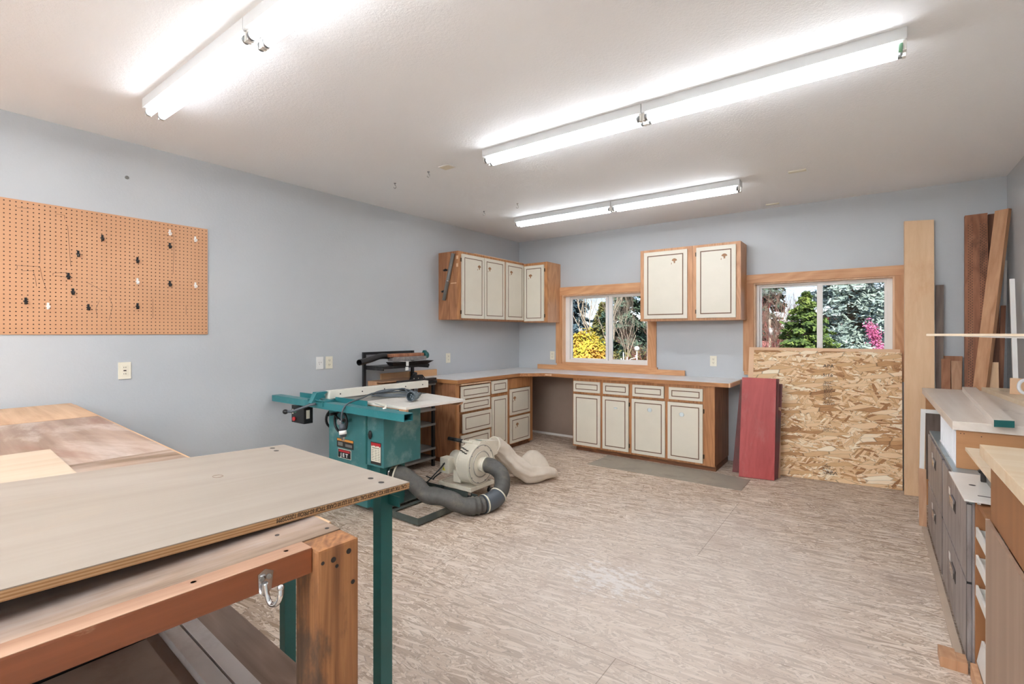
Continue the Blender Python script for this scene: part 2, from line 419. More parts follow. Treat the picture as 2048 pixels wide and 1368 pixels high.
M_plyt = wood('tan_plywood', 'ebcaa6', 'dab48a', 'z', fine=26, rings=1.8, contrast=.5, rough=.5, stain=('c98a58', 2.6, .3, .56), ringamt=.1)
M_tan = plain('tan_sheet', 'deb995', .6, var=.04)
M_brown = wood('brown_treated_timber', 'a87050', '7a4c33', 'z', fine=40, rings=3.5, contrast=.6, rough=.6, stain=('4a2e20', 4, .6, .52))
M_brown2 = wood('dark_brown_timber', '85563c', '5c3a28', 'z', fine=40, rings=3.5, contrast=.6, rough=.6)
M_stud = wood('fir_stud', 'c99d78', 'a5744e', 'z', fine=40, rings=4, contrast=.55, knots=('6a3f22', 6), rough=.55, offs=1.2)
M_offcut = wood('offcut_board', 'c39a78', 'a87a57', 'z', fine=40, rings=4, contrast=.5, offs=6)
M_offcut2 = wood('reddish_offcut', 'b07a55', '8d5836', 'z', fine=40, rings=4, contrast=.6, offs=9)
M_greyb = wood('weathered_grey_board', '7b6a5f', '54453c', 'z', fine=40, rings=3, contrast=.6, offs=3)
M_cabtop = wood('white_washed_desk_top', 'e2d9cf', 'cfc2b4', 'y', fine=20, rings=2, contrast=.5, rough=.35, stain=('8f8074', 5, .55, .60), ringamt=.2)
M_cabtop2 = wood('maple_desk_top', 'e0d0b8', 'd0b795', 'x', fine=20, rings=2, contrast=.5, rough=.35, stain=('c79f6c', 2.2, .5, .52), ringamt=.2)
M_panel = wood('birch_ply_panel', 'c69468', 'a97548', 'x', fine=18, rings=1.5, contrast=.45, rough=.5, stain=('9a6238', 2.2, .35, .56), ringamt=.25)
M_panel2 = wood('amber_ply_panel', '9b693f', '7f5230', 'z', fine=18, rings=1.5, contrast=.45, rough=.5, stain=('6d4527', 2.4, .4, .55), ringamt=.25)
M_file = wood('smeared_grey_steel', '98918e', '6f6562', 'z', fine=24, rings=2.6, contrast=.9, rough=.4, stain=('5a483c', 6, .8, .50), stain2=('bab3ac', 9, .7, .56), ringamt=.2)
M_filetop = plain('blue_grey_steel', '8b9a9f', .3, .2, var=.12, scale=5, dirt=('5b5149', 6, .5))
M_tray = plain('white_tray_metal', 'd9d6d0', .3, var=.05)
M_grid = plain('white_plastic_grid', 'dfe0e2', .4, var=.02)
M_patch = plain('grey_floor_sheet', '9a9183', .6, var=.1, scale=3, dirt=('7d7568', 5, .5))
def peg_mat():
    t = NT('perforated_hardboard'); sp = t.n('ShaderNodeSeparateXYZ'); t.l(t.coord(), sp.inputs[0])
    f = []
    for k in (1, 2):
        u = t.math('FRACT', t.math('MULTIPLY', sp.outputs[k], 1 / 0.0254)); u = t.math('SUBTRACT', u, .5); f.append(t.math('MULTIPLY', u, u))
    d = t.math('SQRT', t.math('ADD', f[0], f[1]))
    hole = t.mask(d, .17, .12)
    n = t.noise(t.coord(), 1.5, 4, .6)
    col = t.ramp(n, [(.3, lin('c29069')), (.7, lin('cd9c76'))])
    return t.done(t.mix(hole, col, lin('3a2415')), .55)
M_peg = peg_mat()
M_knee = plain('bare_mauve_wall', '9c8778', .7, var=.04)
def emit(name, c, s):
    t = NT(name); t.b.inputs['Base Color'].default_value = (.9, .9, .9, 1)
    t.b.inputs['Emission Color'].default_value = c; t.b.inputs['Emission Strength'].default_value = s
    return t.m
M_tube = emit('lit_fluorescent_tube', (0.945, 0.985, 1.04, 1), TUBE)
M_tube_dim = emit('dimmed_fluorescent_tube', (0.945, 0.985, 1.04, 1), TUBE * .38)  # emission lowered on the far and near rows against hot spots
M_tube_mid = emit('lit_middle_tube', (0.945, 0.985, 1.04, 1), TUBE * .60)
M_tube_fill = emit('added_fill_tube', (0.945, 0.985, 1.04, 1), TUBE * 1.12)
def glass_mat():
    t = NT('window_glass'); t.t.nodes.remove(t.b)
    tr = t.n('ShaderNodeBsdfTransparent'); tr.inputs[0].default_value = (.97, .985, .98, 1)
    gl = t.n('ShaderNodeBsdfGlossy'); gl.inputs['Roughness'].default_value = .02
    fr = t.n('ShaderNodeFresnel'); fr.inputs['IOR'].default_value = 1.12
    mx = t.n('ShaderNodeMixShader'); t.l(fr.outputs[0], mx.inputs[0]); t.l(tr.outputs[0], mx.inputs[1]); t.l(gl.outputs[0], mx.inputs[2])
    t.l(mx.outputs[0], t.o.inputs[0]); return t.m
M_glass = glass_mat()

# ================================================================ THE ROOM
RX, H, YF = 5.066, 2.74, -11.4
W1 = (0.727, 1.955, 1.000, 1.935); W2 = (3.120, 4.325, 1.000, 1.955)
B = MB(); B.box(-0.15, RX + 0.15, YF - 0.15, 0.16, -0.2, 0); B.build('floor', M_floor, kind='structure')
B = MB(); B.box(-0.15, RX + 0.15, YF - 0.15, 0.16, H, H + 0.15); B.build('ceiling', M_ceil, kind='structure')
B = MB(); B.box(-0.15, 0, YF - 0.15, 0.16, 0, H); B.build('wall_left', M_wall, kind='structure')
B = MB(); B.box(RX, RX + 0.15, YF - 0.15, 0.16, 0, H); B.build('wall_right', M_wall, kind='structure')
B = MB(); B.box(0, RX, YF - 0.15, YF, 0, H); B.build('wall_front', M_wall, kind='structure')
B = MB()
for x0, x1, z0, z1 in [(0, W1[0], 0, H), (W1[0], W1[1], 0, W1[2]), (W1[0], W1[1], W1[3], H), (W1[1], W2[0], 0, H), (W2[0], W2[1], 0, W2[2]), (W2[0], W2[1], W2[3], H), (W2[1], RX, 0, H)]:
    B.box(x0, x1, 0, 0.16, z0, z1)
B.build('wall_back', M_wall, kind='structure')
def window(n, Wd, panes, top, stool_x, case_l, case_r, fx0, fx1):
    x0, x1, z0, z1 = Wd
    t = thing('window_%d' % n, None, None, ((x0 + x1) / 2, 0, z0), kind='structure')
    b = sub('', t); b.box(x0 - case_l - .01, x1 + case_r + .005, -0.022, 0, z1 - .004, top, .002); b.build('top_casing', M_fir, t)
    b = sub('', t); b.box(x0 - case_l, x0 + .004, -0.02, 0, z0, z1 - .004, .002); b.build('side_casing', M_firz, t)
    b = sub('', t); b.box(x1 - .004, x1 + case_r, -0.02, 0, z0, z1 - .004, .002); b.build('side_casing', M_firz, t)
    b = sub('', t); b.box(stool_x[0], stool_x[1], -0.028, 0, z0 - .037, z0 + .0, .002); b.box(x0, x1, 0, .07, z0 - .0, z0 + .016); b.build('sill', M_fir, t)
    b = sub('', t)
    b.box(x0, x0 + .018, 0, .07, z0 + .016, z1); b.box(x1 - .018, x1, 0, .07, z0 + .016, z1); b.box(x0 + .018, x1 - .018, 0, .07, z1 - .018, z1); b.build('jamb_liner', M_jamb, t)
    # vinyl frame with two lights
    (a0, a1), (c0, c1) = panes; gz0, gz1 = z0 + .075, z1 - .055
    b = sub('', t); f0, f1 = x0 + .001, x1 - .001
    b.box(f0, a0 - .02, .07, .14, z0 + .001, z1 - .001, .002); b.box(c1 + .02, f1, .07, .14, z0 + .001, z1 - .001, .002)
    b.box(a0 - .02, c1 + .02, .07, .14, z0 + .001, gz0 - .02, .002); b.box(a0 - .02, c1 + .02, .07, .14, gz1 + .02, z1 - .001, .002)
    b.build('frame', M_vinyl, t)
    for k, (g0, g1, y0, y1) in enumerate([(a0, a1, .105, .132), (c0, c1, .08, .107)]):
        b = sub('', t); e0, e1 = (g0 - .02, g1 + .032) if k == 0 else (g0 - .05, g1 + .02)
        b.box(e0, g0, y0, y1, gz0 - .02, gz1 + .02, .002); b.box(g1, e1, y0, y1, gz0 - .02, gz1 + .02, .002)
        b.box(g0, g1, y0, y1, gz0 - .02, gz0, .002); b.box(g0, g1, y0, y1, gz1, gz1 + .02, .002)
        sh = b.build('sash', M_vinyl, t)
        b = sub('', t); b.box(g0 - .003, g1 + .003, (y0 + y1) / 2 - .002, (y0 + y1) / 2 + .002, gz0 - .003, gz1 + .003); b.build('pane', M_glass, sh)
    return t
window(1, W1, ((.827, 1.329), (1.436, 1.899)), 2.04, (.66, 2.069), .088, .097, .763, 1.92)
window(2, W2, ((3.183, 3.695), (3.746, 4.245)), 2.043, (3.03, 4.42), .10, .078, 3.137, 4.311)
# pale strip left along the bottom of the back wall inside the knee space
B = MB(); B.box(0.003, 1.233, -0.008, 0, 0, 0.028); B.build('trim_1', M_vinyl, kind='structure')
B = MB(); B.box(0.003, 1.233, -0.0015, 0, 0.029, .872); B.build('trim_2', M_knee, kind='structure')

# ---------------------------------------------------------------- ceiling lamps (4 ft strip fixtures in three rows, unseen fill rows added behind)
def make_fixture(loc, label):
    t = thing('fluorescent_light', label, 'ceiling light', loc, 'strip lights on the ceiling')
    b = sub('', t); x, y, z = loc; L = 1.196
    b.box(x, x + L, y, y + .118, z - .052, z, .003)
    b.build('housing', M_housing, t)
    for yy in (y + .028, y + .090):
        b = sub('', t)
        b.cyl((x + .028, yy, z - .0745), (x + L - .028, yy, z - .0745), .019, 14); tb = b.build('fluorescent_tube', M_tube, t)
        for xa, xb in ((x + .014, x + .03), (x + L - .03, x + L - .014)):
            b = sub('', t); b.cyl((xa, yy, z - .0745), (xb, yy, z - .0745), .0195, 14); b.build('end_cap', M_cap, tb)
    for xa in (x + .001, x + L - .015):
        for yy in (y + .028, y + .090):
            b = sub('', t); b.box(xa, xa + .014, yy - .014, yy + .014, z - .0935, z - .050, .003); b.build('lamp_holder', M_socket, t)
    return t
lamp0 = make_fixture((0.84, -1.268, H), 'left unit of the small strip light row nearest the windows')
copy_tree(lamp0, loc=(2.04, -1.262, H), label='right unit of the strip light row nearest the windows, beside the wall cabinets')
copy_tree(lamp0, loc=(1.88, -3.078, H), label='left unit of the middle strip light row, crossing the centre of the ceiling')
set_tubes = lambda o, m_: [[setattr(k, 'data', k.data.copy()), k.data.materials.__setitem__(0, m_)] for k in kids(o) if k.name.startswith('fluorescent_tube')]
gl = copy_tree(lamp0, loc=(3.08, -3.078, H), label='right unit of the middle strip light row, with a green band at its tube end')
copy_tree(lamp0, loc=(0.83, -4.815, H), label='left unit of the nearest strip light row, above the pegboard side')
copy_tree(lamp0, loc=(2.03, -4.815, H), label='strip light unit running out of the top of the picture, nearest the camera')
for i, c in enumerate([k for k in kids(gl) if k.name.startswith('fluorescent_tube')]):
    if i == 0:
        cap = max(kids(c), key=lambda o: sum(v.co.x for v in o.data.vertices) / len(o.data.vertices))
        cap.data = cap.data.copy(); cap.data.materials[0] = M_green
for x, y in [(x_, y_) for y_ in (-6.62, -7.75, -8.9, -10.0, -11.0) for x_ in (.7, 1.93, 3.16)]: copy_tree(lamp0, loc=(x, y, H), label='added fill strip light on the ceiling behind the camera, out of view')  # unseen rows added to brighten the back wall and cabinet fronts

for o in [o for o in bpy.data.objects if o.name.startswith('fluorescent_light')]: set_tubes(o, M_tube_fill if o.location.y < -6 else M_tube_mid if abs(o.location.y + 3.078) < .01 else M_tube_dim)

def ceiling_plate(x, y, sx, sy, lab, mat):
    b = MB((x, y, H)); b.box(x - sx / 2, x + sx / 2, y - sy / 2, y + sy / 2, H - .008, H, .002)
    t = b.build('ceiling_plate', mat, None, lab, 'cover plate', 'cover plates on the ceiling')
    b = MB((x, y, H)); b.box(x - sx / 2 + .01, x + sx / 2 - .01, y - sy / 2 + .008, y + sy / 2 - .008, H - .0095, H - .0078); b.build('plate_face', M_ivory, t)
ceiling_plate(1.43, -2.975, .115, .085, 'small square plate on the ceiling left of the middle strip light', M_white)
ceiling_plate(3.66, -1.20, .125, .05, 'narrow pale plate on the ceiling right of the far strip light', M_ivory)
ceiling_plate(3.33, -.18, .12, .045, 'narrow pale plate on the ceiling close to the back wall', M_ivory)
for x, y, lab in [(.762, -2.94, 'leftmost tiny metal hook hanging from the ceiling'), (1.224, -2.979, 'tiny metal ceiling hook next to the square plate'),
                  (1.234, -1.746, 'tiny ceiling hook just behind the left end of the far strip light'), (.763, -1.714, 'tiny ceiling hook nearest the back left corner')]:
    b = MB((x, y, H)); b.cyl((x, y, H), (x, y, H - .006), .011, 10)
    b.tube([(x, y, H - .004), (x, y, H - .02)] + [(x + .014 * math.sin(a), y, H - .034 + .014 * math.cos(a)) for a in [k * PI / 6 for k in range(0, 10)]], .0028, 6)
    b.build('ceiling_hook', M_chrome, None, lab, 'hook', 'small hooks on the ceiling')

# ---------------------------------------------------------------- outlets
def outlet(pos, face, lab, mat, kind='duplex'):
    """face 'x' = on the left wall, 'y' = on the back wall"""
    t = thing('wall_outlet', lab, 'outlet', pos, 'electrical outlets on the walls')
    R = {'x': (PI / 2, 0, PI / 2), 'y': (PI / 2, 0, 0)}[face]; t.rotation_euler = R
    b = MB(); b.box(-.036, .036, -.058, .058, 0, .006, .002); b.build('cover_plate', mat, t)
    if kind == 'duplex':
        for s in (-1, 1):
            b = MB(); b.cyl((0, s * .021, .006), (0, s * .021, .009), .0165, 18)
            r_ = b.build('receptacle', mat, t)
            b = MB(); b.box(-.008, -.005, s * .021 - .002, s * .021 + .007, .009, .0096); b.box(.005, .008, s * .021 - .002, s * .021 + .007, .009, .0096); b.cyl((0, s * .021 - .008, .009), (0, s * .021 - .008, .0096), .0025, 8); b.build('slots', M_dark, r_)
    elif kind == 'round':
        b = MB(); b.cyl((0, 0, .006), (0, 0, .009), .026, 20); r_ = b.build('receptacle', mat, t)
        b = MB()
        for a in (0.5, 2.6, 4.2): b.box(.012 * math.cos(a) - .0015, .012 * math.cos(a) + .0015, .012 * math.sin(a) - .005, .012 * math.sin(a) + .005, .009, .0096)
        b.build('slots', M_dark, r_)
    else:
        b = MB(); b.box(-.017, .017, -.034, .034, .006, .009, .001); r_ = b.build('receptacle', mat, t)
        b = MB(); b.box(-.008, .008, -.004, .004, .009, .0105)
        for s in (-1, 1): b.box(-.007, -.004, s * .022 - .004, s * .022 + .004, .009, .0096); b.box(.004, .007, s * .022 - .004, s * .022 + .004, .009, .0096)
        b.build('slots', M_dark, r_)
outlet((0, -4.673, 1.154), 'x', 'ivory wall outlet with test buttons below the pegboard', M_ivory, 'gfci')
outlet((0, -3.195, 1.134), 'x', 'white wall outlet with one round socket, left of the pair behind the saw', M_white, 'round')
outlet((0, -3.097, 1.134), 'x', 'cream double outlet, right one of the pair behind the saw', M_ivory)
outlet((0, -1.482, 1.112), 'x', 'cream outlet on the left wall under the wall cabinet', M_ivory)
outlet((.574, 0, 1.105), 'y', 'cream outlet between the room corner and the left window', M_ivory)
outlet((2.708, 0, 1.099), 'y', 'cream double outlet under the two-unit wall cabinets', M_ivory)
b = MB((0, -4.659, 2.491)); b.cyl((0, -4.659, 2.491), (.004, -4.659, 2.491), .012, 16); b.build('wall_plug', M_greym, None, 'small round grey plug in the wall above the pegboard', 'wall plug')

# ---------------------------------------------------------------- pegboard
t = thing('pegboard', 'large tan perforated pegboard fixed to the grey left wall', 'pegboard', (0, -5.37, 1.403))
b = sub('', t); b.box(0.002, .008, -6.59, -4.152, 1.403, 2.219, .001); b.build('board', M_peg, t)
def pl(pts, w=.0016):
    b = sub('', t)
    for (y0, z0), (y1, z1) in zip(pts, pts[1:]):
        L = math.hypot(y1 - y0, z1 - z0); ny, nz = -(z1 - z0) / L * w / 2, (y1 - y0) / L * w / 2
        b.hexa([(.0085, y0 + ny, z0 + nz), (.0085, y1 + ny, z1 + nz), (.0085, y1 - ny, z1 - nz), (.0085, y0 - ny, z0 - nz)], [(.0078, y0 + ny, z0 + nz), (.0078, y1 + ny, z1 + nz), (.0078, y1 - ny, z1 - nz), (.0078, y0 - ny, z0 - nz)])
    b.build('tool_outline', M_dark, t)
pl([(-5.20, 1.80), (-5.20, 1.82), (-5.10, 1.825), (-5.09, 1.76), (-5.07, 1.68)]); pl([(-5.18, 1.79), (-5.13, 1.795), (-5.12, 1.75), (-5.115, 1.70)])
pl([(-5.1, 2.09), (-5.1, 1.85)]); pl([(-4.97, 2.10), (-4.965, 2.0), (-4.955, 1.84)]); pl([(-5.04, 1.775), (-5.04, 1.79), (-4.98, 1.80), (-4.97, 1.77), (-5.03, 1.775)])
pl([(-4.88, 1.75), (-4.80, 1.70), (-4.77, 1.70)]); pl([(-4.81, 1.63), (-4.83, 1.57), (-4.82, 1.52)]); pl([(-4.76, 1.66), (-4.74, 1.60), (-4.76, 1.50)])
pl([(-4.44, 2.13), (-4.38, 2.13), (-4.38, 2.0), (-4.385, 1.85)]); pl([(-5.2, 2.17), (-5.14, 2.175)]); pl([(-5.03, 2.165), (-4.985, 2.165), (-4.985, 2.14)])
pl([(-4.51, 1.66), (-4.51, 1.52)]); pl([(-4.30, 1.62), (-4.30, 1.55)])
def peg_hook(y, z, mat, lab):
    b = MB((.008, y, z)); x = .008
    b.box(x, x + .004, y - .006, y + .006, z - .012, z + .030, .001)
    b.tube([(x + .003, y, z + .006), (x + .016, y, z - .004), (x + .026, y, z - .010), (x + .034, y, z + .002)], .004, 6)
    b.box(x, x + .007, y - .011, y + .011, z + .004, z + .011, .001)
    b.build('pegboard_hook', mat, None, lab, 'hook', 'hooks on the pegboard')
for y, z, lab in [(-4.796, 2.041, 'black pegboard hook, highest of those left of the middle'), (-4.919, 1.918, 'black pegboard hook below and left of the highest one on the left half'),
    (-4.967, 1.769, 'black pegboard hook, upper of the close pair left of centre'), (-4.945, 1.671, 'black pegboard hook, lower of the close pair left of centre'),
    (-5.163, 1.599, 'leftmost black pegboard hook, near the bottom edge'), (-4.868, 1.574, 'black pegboard hook near the bottom edge, right of the white one'),
    (-4.602, 1.916, 'black pegboard hook straight above a white hook, right of centre'), (-4.406, 2.045, 'black pegboard hook just under the top white one on the right'),
    (-4.406, 1.767, 'black pegboard hook, lower one in the right-hand column'), (-4.602, 1.593, 'black pegboard hook at the bottom, below the middle white hook')]:
    peg_hook(y, z, M_black, lab)
for y, z, lab in [(-4.406, 2.142, 'white pegboard hook, highest of the white ones'), (-4.239, 2.119, 'white pegboard hook near the top right corner of the board'), (-4.602, 1.768, 'white pegboard hook between two black ones right of centre'),
    (-4.238, 1.769, 'white pegboard hook near the right edge at mid height'), (-5.063, 1.573, 'white pegboard hook near the bottom on the left side')]:
    peg_hook(y, z, M_white, lab)

# ---------------------------------------------------------------- cabinet fronts
class Face:
    def __init__(s, kind, p): s.k, s.p = kind, p
    def box(s, b, u0, u1, v0, v1, w0, w1, bev=0):
        if s.k == '-y': b.box(u0, u1, s.p - w1, s.p - w0, v0, v1, bev)
        else: b.box(s.p + w0, s.p + w1, u0, u1, v0, v1, bev)
    def pt(s, u, v, w): return (u, s.p - w, v) if s.k == '-y' else (s.p + w, u, v)
def front(t, name, F, u0, u1, v0, v1, ins=.038, gw=.0085, motif=None, th=.02, hinge=None, w0=0.0):
    b = sub('', t); F.box(b, u0, u1, v0, v1, w0, w0 + th, .003); d = b.build(name, M_door, t)
    b = sub('', t); a0, a1, c0, c1 = u0 + ins, u1 - ins, v0 + ins, v1 - ins; w = w0 + th
    for q in [(a0, a1, c0, c0 + gw), (a0, a1, c1 - gw, c1), (a0, a0 + gw, c0 + gw, c1 - gw), (a1 - gw, a1, c0 + gw, c1 - gw)]:
        F.box(b, q[0], q[1], q[2], q[3], w - .002, w + .0012)
    b.build('groove_line', M_groove, d)
    if motif:
        mu, mv = motif; b = sub('', t)
        def poly(P): b.hexa([F.pt(mu + x, mv + y, w + .0015) for x, y in P], [F.pt(mu + x, mv + y, w - .001) for x, y in P])
        poly([(-.03, -.004), (-.022, .008), (-.01, .016), (.004, .018), (.017, .013), (.026, .004), (.03, -.006), (.018, -.012), (.008, -.014), (-.008, -.014), (-.018, -.011)])
        poly([(-.008, -.014), (.008, -.014), (.010, -.034), (-.006, -.036)])
        poly([(-.034, -.03), (-.028, -.028), (-.03, -.048), (-.035, -.046)])
        b.build('mushroom_motif', M_motif, d)
    if hinge is not None:
        for vz in ((v0 + .07, v1 - .07) if v1 - v0 > .3 else ()):
            b = sub('', t); b2 = (u1, u1 + .014) if hinge > 0 else (u0 - .014, u0)
            F.box(b, b2[0], b2[1], vz - .022, vz + .022, 0.0005, .008, .001); b.build('hinge', M_hinge, d)
    return d

# upper cabinet on the left wall (three doors) and its neighbour turning onto the back wall (one door)
ZT, ZB = 2.365, 1.572
t = thing('wall_cabinet', 'oak wall cabinet with three cream doors hung on the left wall by the corner', 'cabinet', (0.0, -.98, ZB))
b = sub('', t); b.box(0.001, .298, -1.643, -.002, ZB, ZT, .002); b.build('carcass', M_oakd, t)
F = Face('+x', .298)
b = sub('', t); F.box(b, -1.645, -1.595, ZB, ZT, 0, .018, .001); F.box(b, -1.595, -.325, ZT - .045, ZT, 0, .018); F.box(b, -1.595, -.325, ZB, ZB + .025, 0, .018); F.box(b, -.79, -.745, ZB + .025, ZT - .045, 0, .018); F.box(b, -.345, -.325, ZB + .025, ZT - .045, 0, .018)
b.build('face_frame', M_oak, t)
F = Face('+x', .3165)
front(t, 'door', F, -1.592, -1.197, 1.588, 2.335, motif=(-1.29, 2.215), hinge=-1)
front(t, 'door', F, -1.188, -.783, 1.588, 2.335, motif=(-1.09, 2.215))
front(t, 'door', F, -.748, -.357, 1.588, 2.335, motif=(-.64, 2.215))
b = sub('', t); b.box(.27, .32, -1.35, -.33, ZT, ZT + .006); b.build('top_edge_strip', M_jamb, t)
b = sub('', t)
for dz in (2.20, 2.29): b.box(.288, .318, -1.6452, -1.644, dz - .02, dz + .02)
b.box(.20, .29, -1.6442, -1.643, 1.99, 2.0)
b.build('torn_veneer_patch', M_jamb, t)
t = thing('wall_cabinet', 'oak wall cabinet with a single cream door between the corner and the left window', 'cabinet', (.5, 0, ZB))
b = sub('', t); b.box(.3185, .703, -.318, -.001, ZB - .012, ZT - .005, .002); b.build('carcass', M_oakl, t)
F = Face('-y', -.318)
b = sub('', t); F.box(b, .3185, .703, ZT - .05, ZT - .005, 0, .016); F.box(b, .655, .703, ZB - .012, ZT - .05, 0, .016); F.box(b, .3185, .655, ZB - .012, ZB + .01, 0, .016)
b.build('face_frame', M_oak, t)
front(t, 'door', Face('-y', -.3345), .340, .655, 1.575, 2.322, motif=(.445, 2.19), hinge=1)
# paper tube clipped to the cabinet side
t = thing('cardboard_tube', 'dark grey tube clipped at a slant to the side of the left wall cabinet', 'tube', (.18, -1.665, 2.06))
b = sub('', t); b.cyl((.262, -1.668, 2.335), (.112, -1.668, 1.80), .021, 16, smooth=True); b.build('tube_body', M_greym, t)
b = sub('', t); b.cyl((.176, -1.668, 2.03), (.172, -1.668, 2.016), .0222, 16); b.build('joint_ring', M_chrome, t)
for x, z, lab in [(.117, 2.154, 'upper black spring clip beside the grey tube on the cabinet side'), (.085, 1.904, 'lower black spring clip beside the grey tube on the cabinet side')]:
    t = thing('spring_clip', lab, 'clip', (x, -1.65, z), 'spring clips on the cabinet side')
    b = sub('', t); b.box(x - .03, x + .03, -1.648, -1.644, z - .012, z + .012, .001); b.build('clip_plate', M_black, t)
    b = sub('', t); b.ring((x, -1.664, z), (0, 0, 1), .014, .0035, 16, 6); b.cyl((x - .02, -1.668, z), (x + .03, -1.672, z + .01), .004, 8); b.build('jaw', M_black, t)
# upper pair right of the left window
for u0, u1, dr, lab, mo in [(1.973, 2.565, (2.022, 2.515), 'oak wall cabinet with one wide cream door overlapping the left window', (2.375, 2.232)),
                        (2.568, 3.056, (2.612, 3.012), 'oak wall cabinet with one cream door hung beside the right window', (2.90, 2.235))]:
    t = thing('wall_cabinet', lab, 'cabinet', ((u0 + u1) / 2, 0, ZB), 'pair of wall cabinets between the windows')
    b = sub('', t); b.box(u0, u1, -.295, -.0225, 1.553, 2.372, .002); b.box(u0 + .11, u1 - .01, -.0225, -.001, 1.553, 2.372); b.build('carcass', M_oakl, t)
    F = Face('-y', -.295); b = sub('', t)
    F.box(b, u0, dr[0] + .01, 1.553, 2.372, 0, .018); F.box(b, dr[1] - .01, u1, 1.553, 2.372, 0, .018); F.box(b, dr[0] + .01, dr[1] - .01, 2.32, 2.372, 0, .018); F.box(b, dr[0] + .01, dr[1] - .01, 1.553, 1.6, 0, .018)
    b.build('face_frame', M_oakl, t)
    front(t, 'door', Face('-y', -.3135), dr[0], dr[1], 1.578, 2.342, ins=.042, gw=.011, motif=mo, hinge=-1 if u0 > 2.2 else None)

# ---------------------------------------------------------------- base cabinets
ZC = 0.874
t = thing('base_cabinet', 'long oak base cabinet with four drawers over four cream doors on the back wall', 'cabinet', (2.05, -.3, 0))
b = sub('', t); b.box(1.238, 2.868, -.582, -.002, .055, ZC); b.build('carcass', M_oakd, t)
F = Face('-y', -.582); b = sub('', t)
F.box(b, 1.236, 1.262, .055, ZC, 0, .018); F.box(b, 2.755, 2.87, .055, ZC, 0, .018, .001)
for v in ((.838, ZC), (.688, .712), (.055, .085)): F.box(b, 1.262, 2.755, v[0], v[1], 0, .018)
for u in ((1.60, 1.645), (1.955, 2.0), (2.36, 2.405)): F.box(b, u[0], u[1], .085, .838, 0, .0175)
b.build('face_frame', M_oak, t)
b = sub('', t); b.box(1.26, 2.872, -.556, -.05, .001, .055); b.build('toe_kick', M_toe, t)
F = Face('-y', -.6005)
for u0, u1 in ((1.253, 1.603), (1.642, 1.953), (2.0, 2.355), (2.408, 2.757)):
    front(t, 'drawer', F, u0, u1, .712, .84, ins=.03, gw=.009)
for i, (u0, u1) in enumerate(((1.253, 1.606), (1.635, 1.953), (1.992, 2.367), (2.396, 2.757))):
    front(t, 'door', F, u0, u1, .078, .682, ins=.034, gw=.0095, hinge=(None, 1, None, 1)[i])
b = sub('', t)
for x, z, r in ((1.80, .56, .022), (2.20, .575, .026), (2.545, .56, .026)): b.sphere((x, -.6208, z), r, (1, .02, .45 if x < 2 else .9), 10, 6)
b.build('paint_dab', plain('pale_blue_dab', 'ccd6d6', .5), t)
t = thing('base_cabinet', 'oak base cabinet of cream drawers and a tall narrow door behind the saw', 'cabinet', (.3, -1.5, 0), 'oak base cabinets on the left wall')
b = sub('', t); b.box(.002, .582, -1.972, -1.078, .055, ZC); b.build('carcass', M_oakd, t)
F = Face('+x', .582); b = sub('', t)
F.box(b, -1.975, -1.93, .03, ZC, 0, .018, .001); F.box(b, -1.43, -1.392, .055, ZC, 0, .018); F.box(b, -1.10, -1.078, .055, ZC, 0, .018)
for a0, a1, vs in ((-1.93, -1.43, ((.845, ZC), (.69, .70), (.54, .565), (.31, .335), (.055, .14))), (-1.392, -1.10, ((.86, ZC), (.672, .71), (.055, .09)))):
    for v in vs: F.box(b, a0, a1, v[0], v[1], 0, .017)
b.build('face_frame', M_oak, t)
b = sub('', t); b.box(.02, .57, -1.95, -1.078, .001, .055); b.build('toe_kick', M_toe, t)
F = Face('+x', .6005)
b = sub('', t); F.box(b, -1.928, -1.428, .853, .867, 0, .03, .003); b.build('pull_out_board', M_jamb, t)
front(t, 'drawer', F, -1.912, -1.431, .703, .838, ins=.03, gw=.008); front(t, 'drawer', F, -1.912, -1.431, .566, .689, ins=.03, gw=.008)
front(t, 'drawer', F, -1.902, -1.415, .336, .54, ins=.036, gw=.008, w0=.012); front(t, 'drawer', F, -1.915, -1.431, .142, .312, ins=.036, gw=.008)
front(t, 'drawer', F, -1.393, -1.10, .710, .858, ins=.034, gw=.008)
front(t, 'door', F, -1.393, -1.10, .092, .670, ins=.036, gw=.008)
t = thing('base_cabinet', 'oak base cabinet with two small stacked cream doors under a blank rail', 'cabinet', (.3, -.8, 0), 'oak base cabinets on the left wall')
b = sub('', t); b.box(.002, .582, -1.076, -.537, .055, ZC); b.build('carcass', M_oakd, t)
F = Face('+x', .582); b = sub('', t)
F.box(b, -1.076, -1.04, .055, ZC, 0, .018); F.box(b, -.615, -.535, .03, ZC, 0, .018)
for v in ((.735, ZC - .012), (.388, .41), (.055, .072)): F.box(b, -1.04, -.615, v[0], v[1], 0, .017)
b.build('face_frame', M_oak, t)
b = sub('', t); b.box(.02, .575, -1.076, -.56, .001, .055); b.build('toe_kick', M_toe, t)
F = Face('+x', .6005)
front(t, 'door', F, -1.038, -.62, .413, .728, ins=.034, gw=.008, motif=(-.955, .62)); front(t, 'door', F, -1.038, -.62, .069, .385, ins=.034, gw=.008, motif=(-.90, .29))

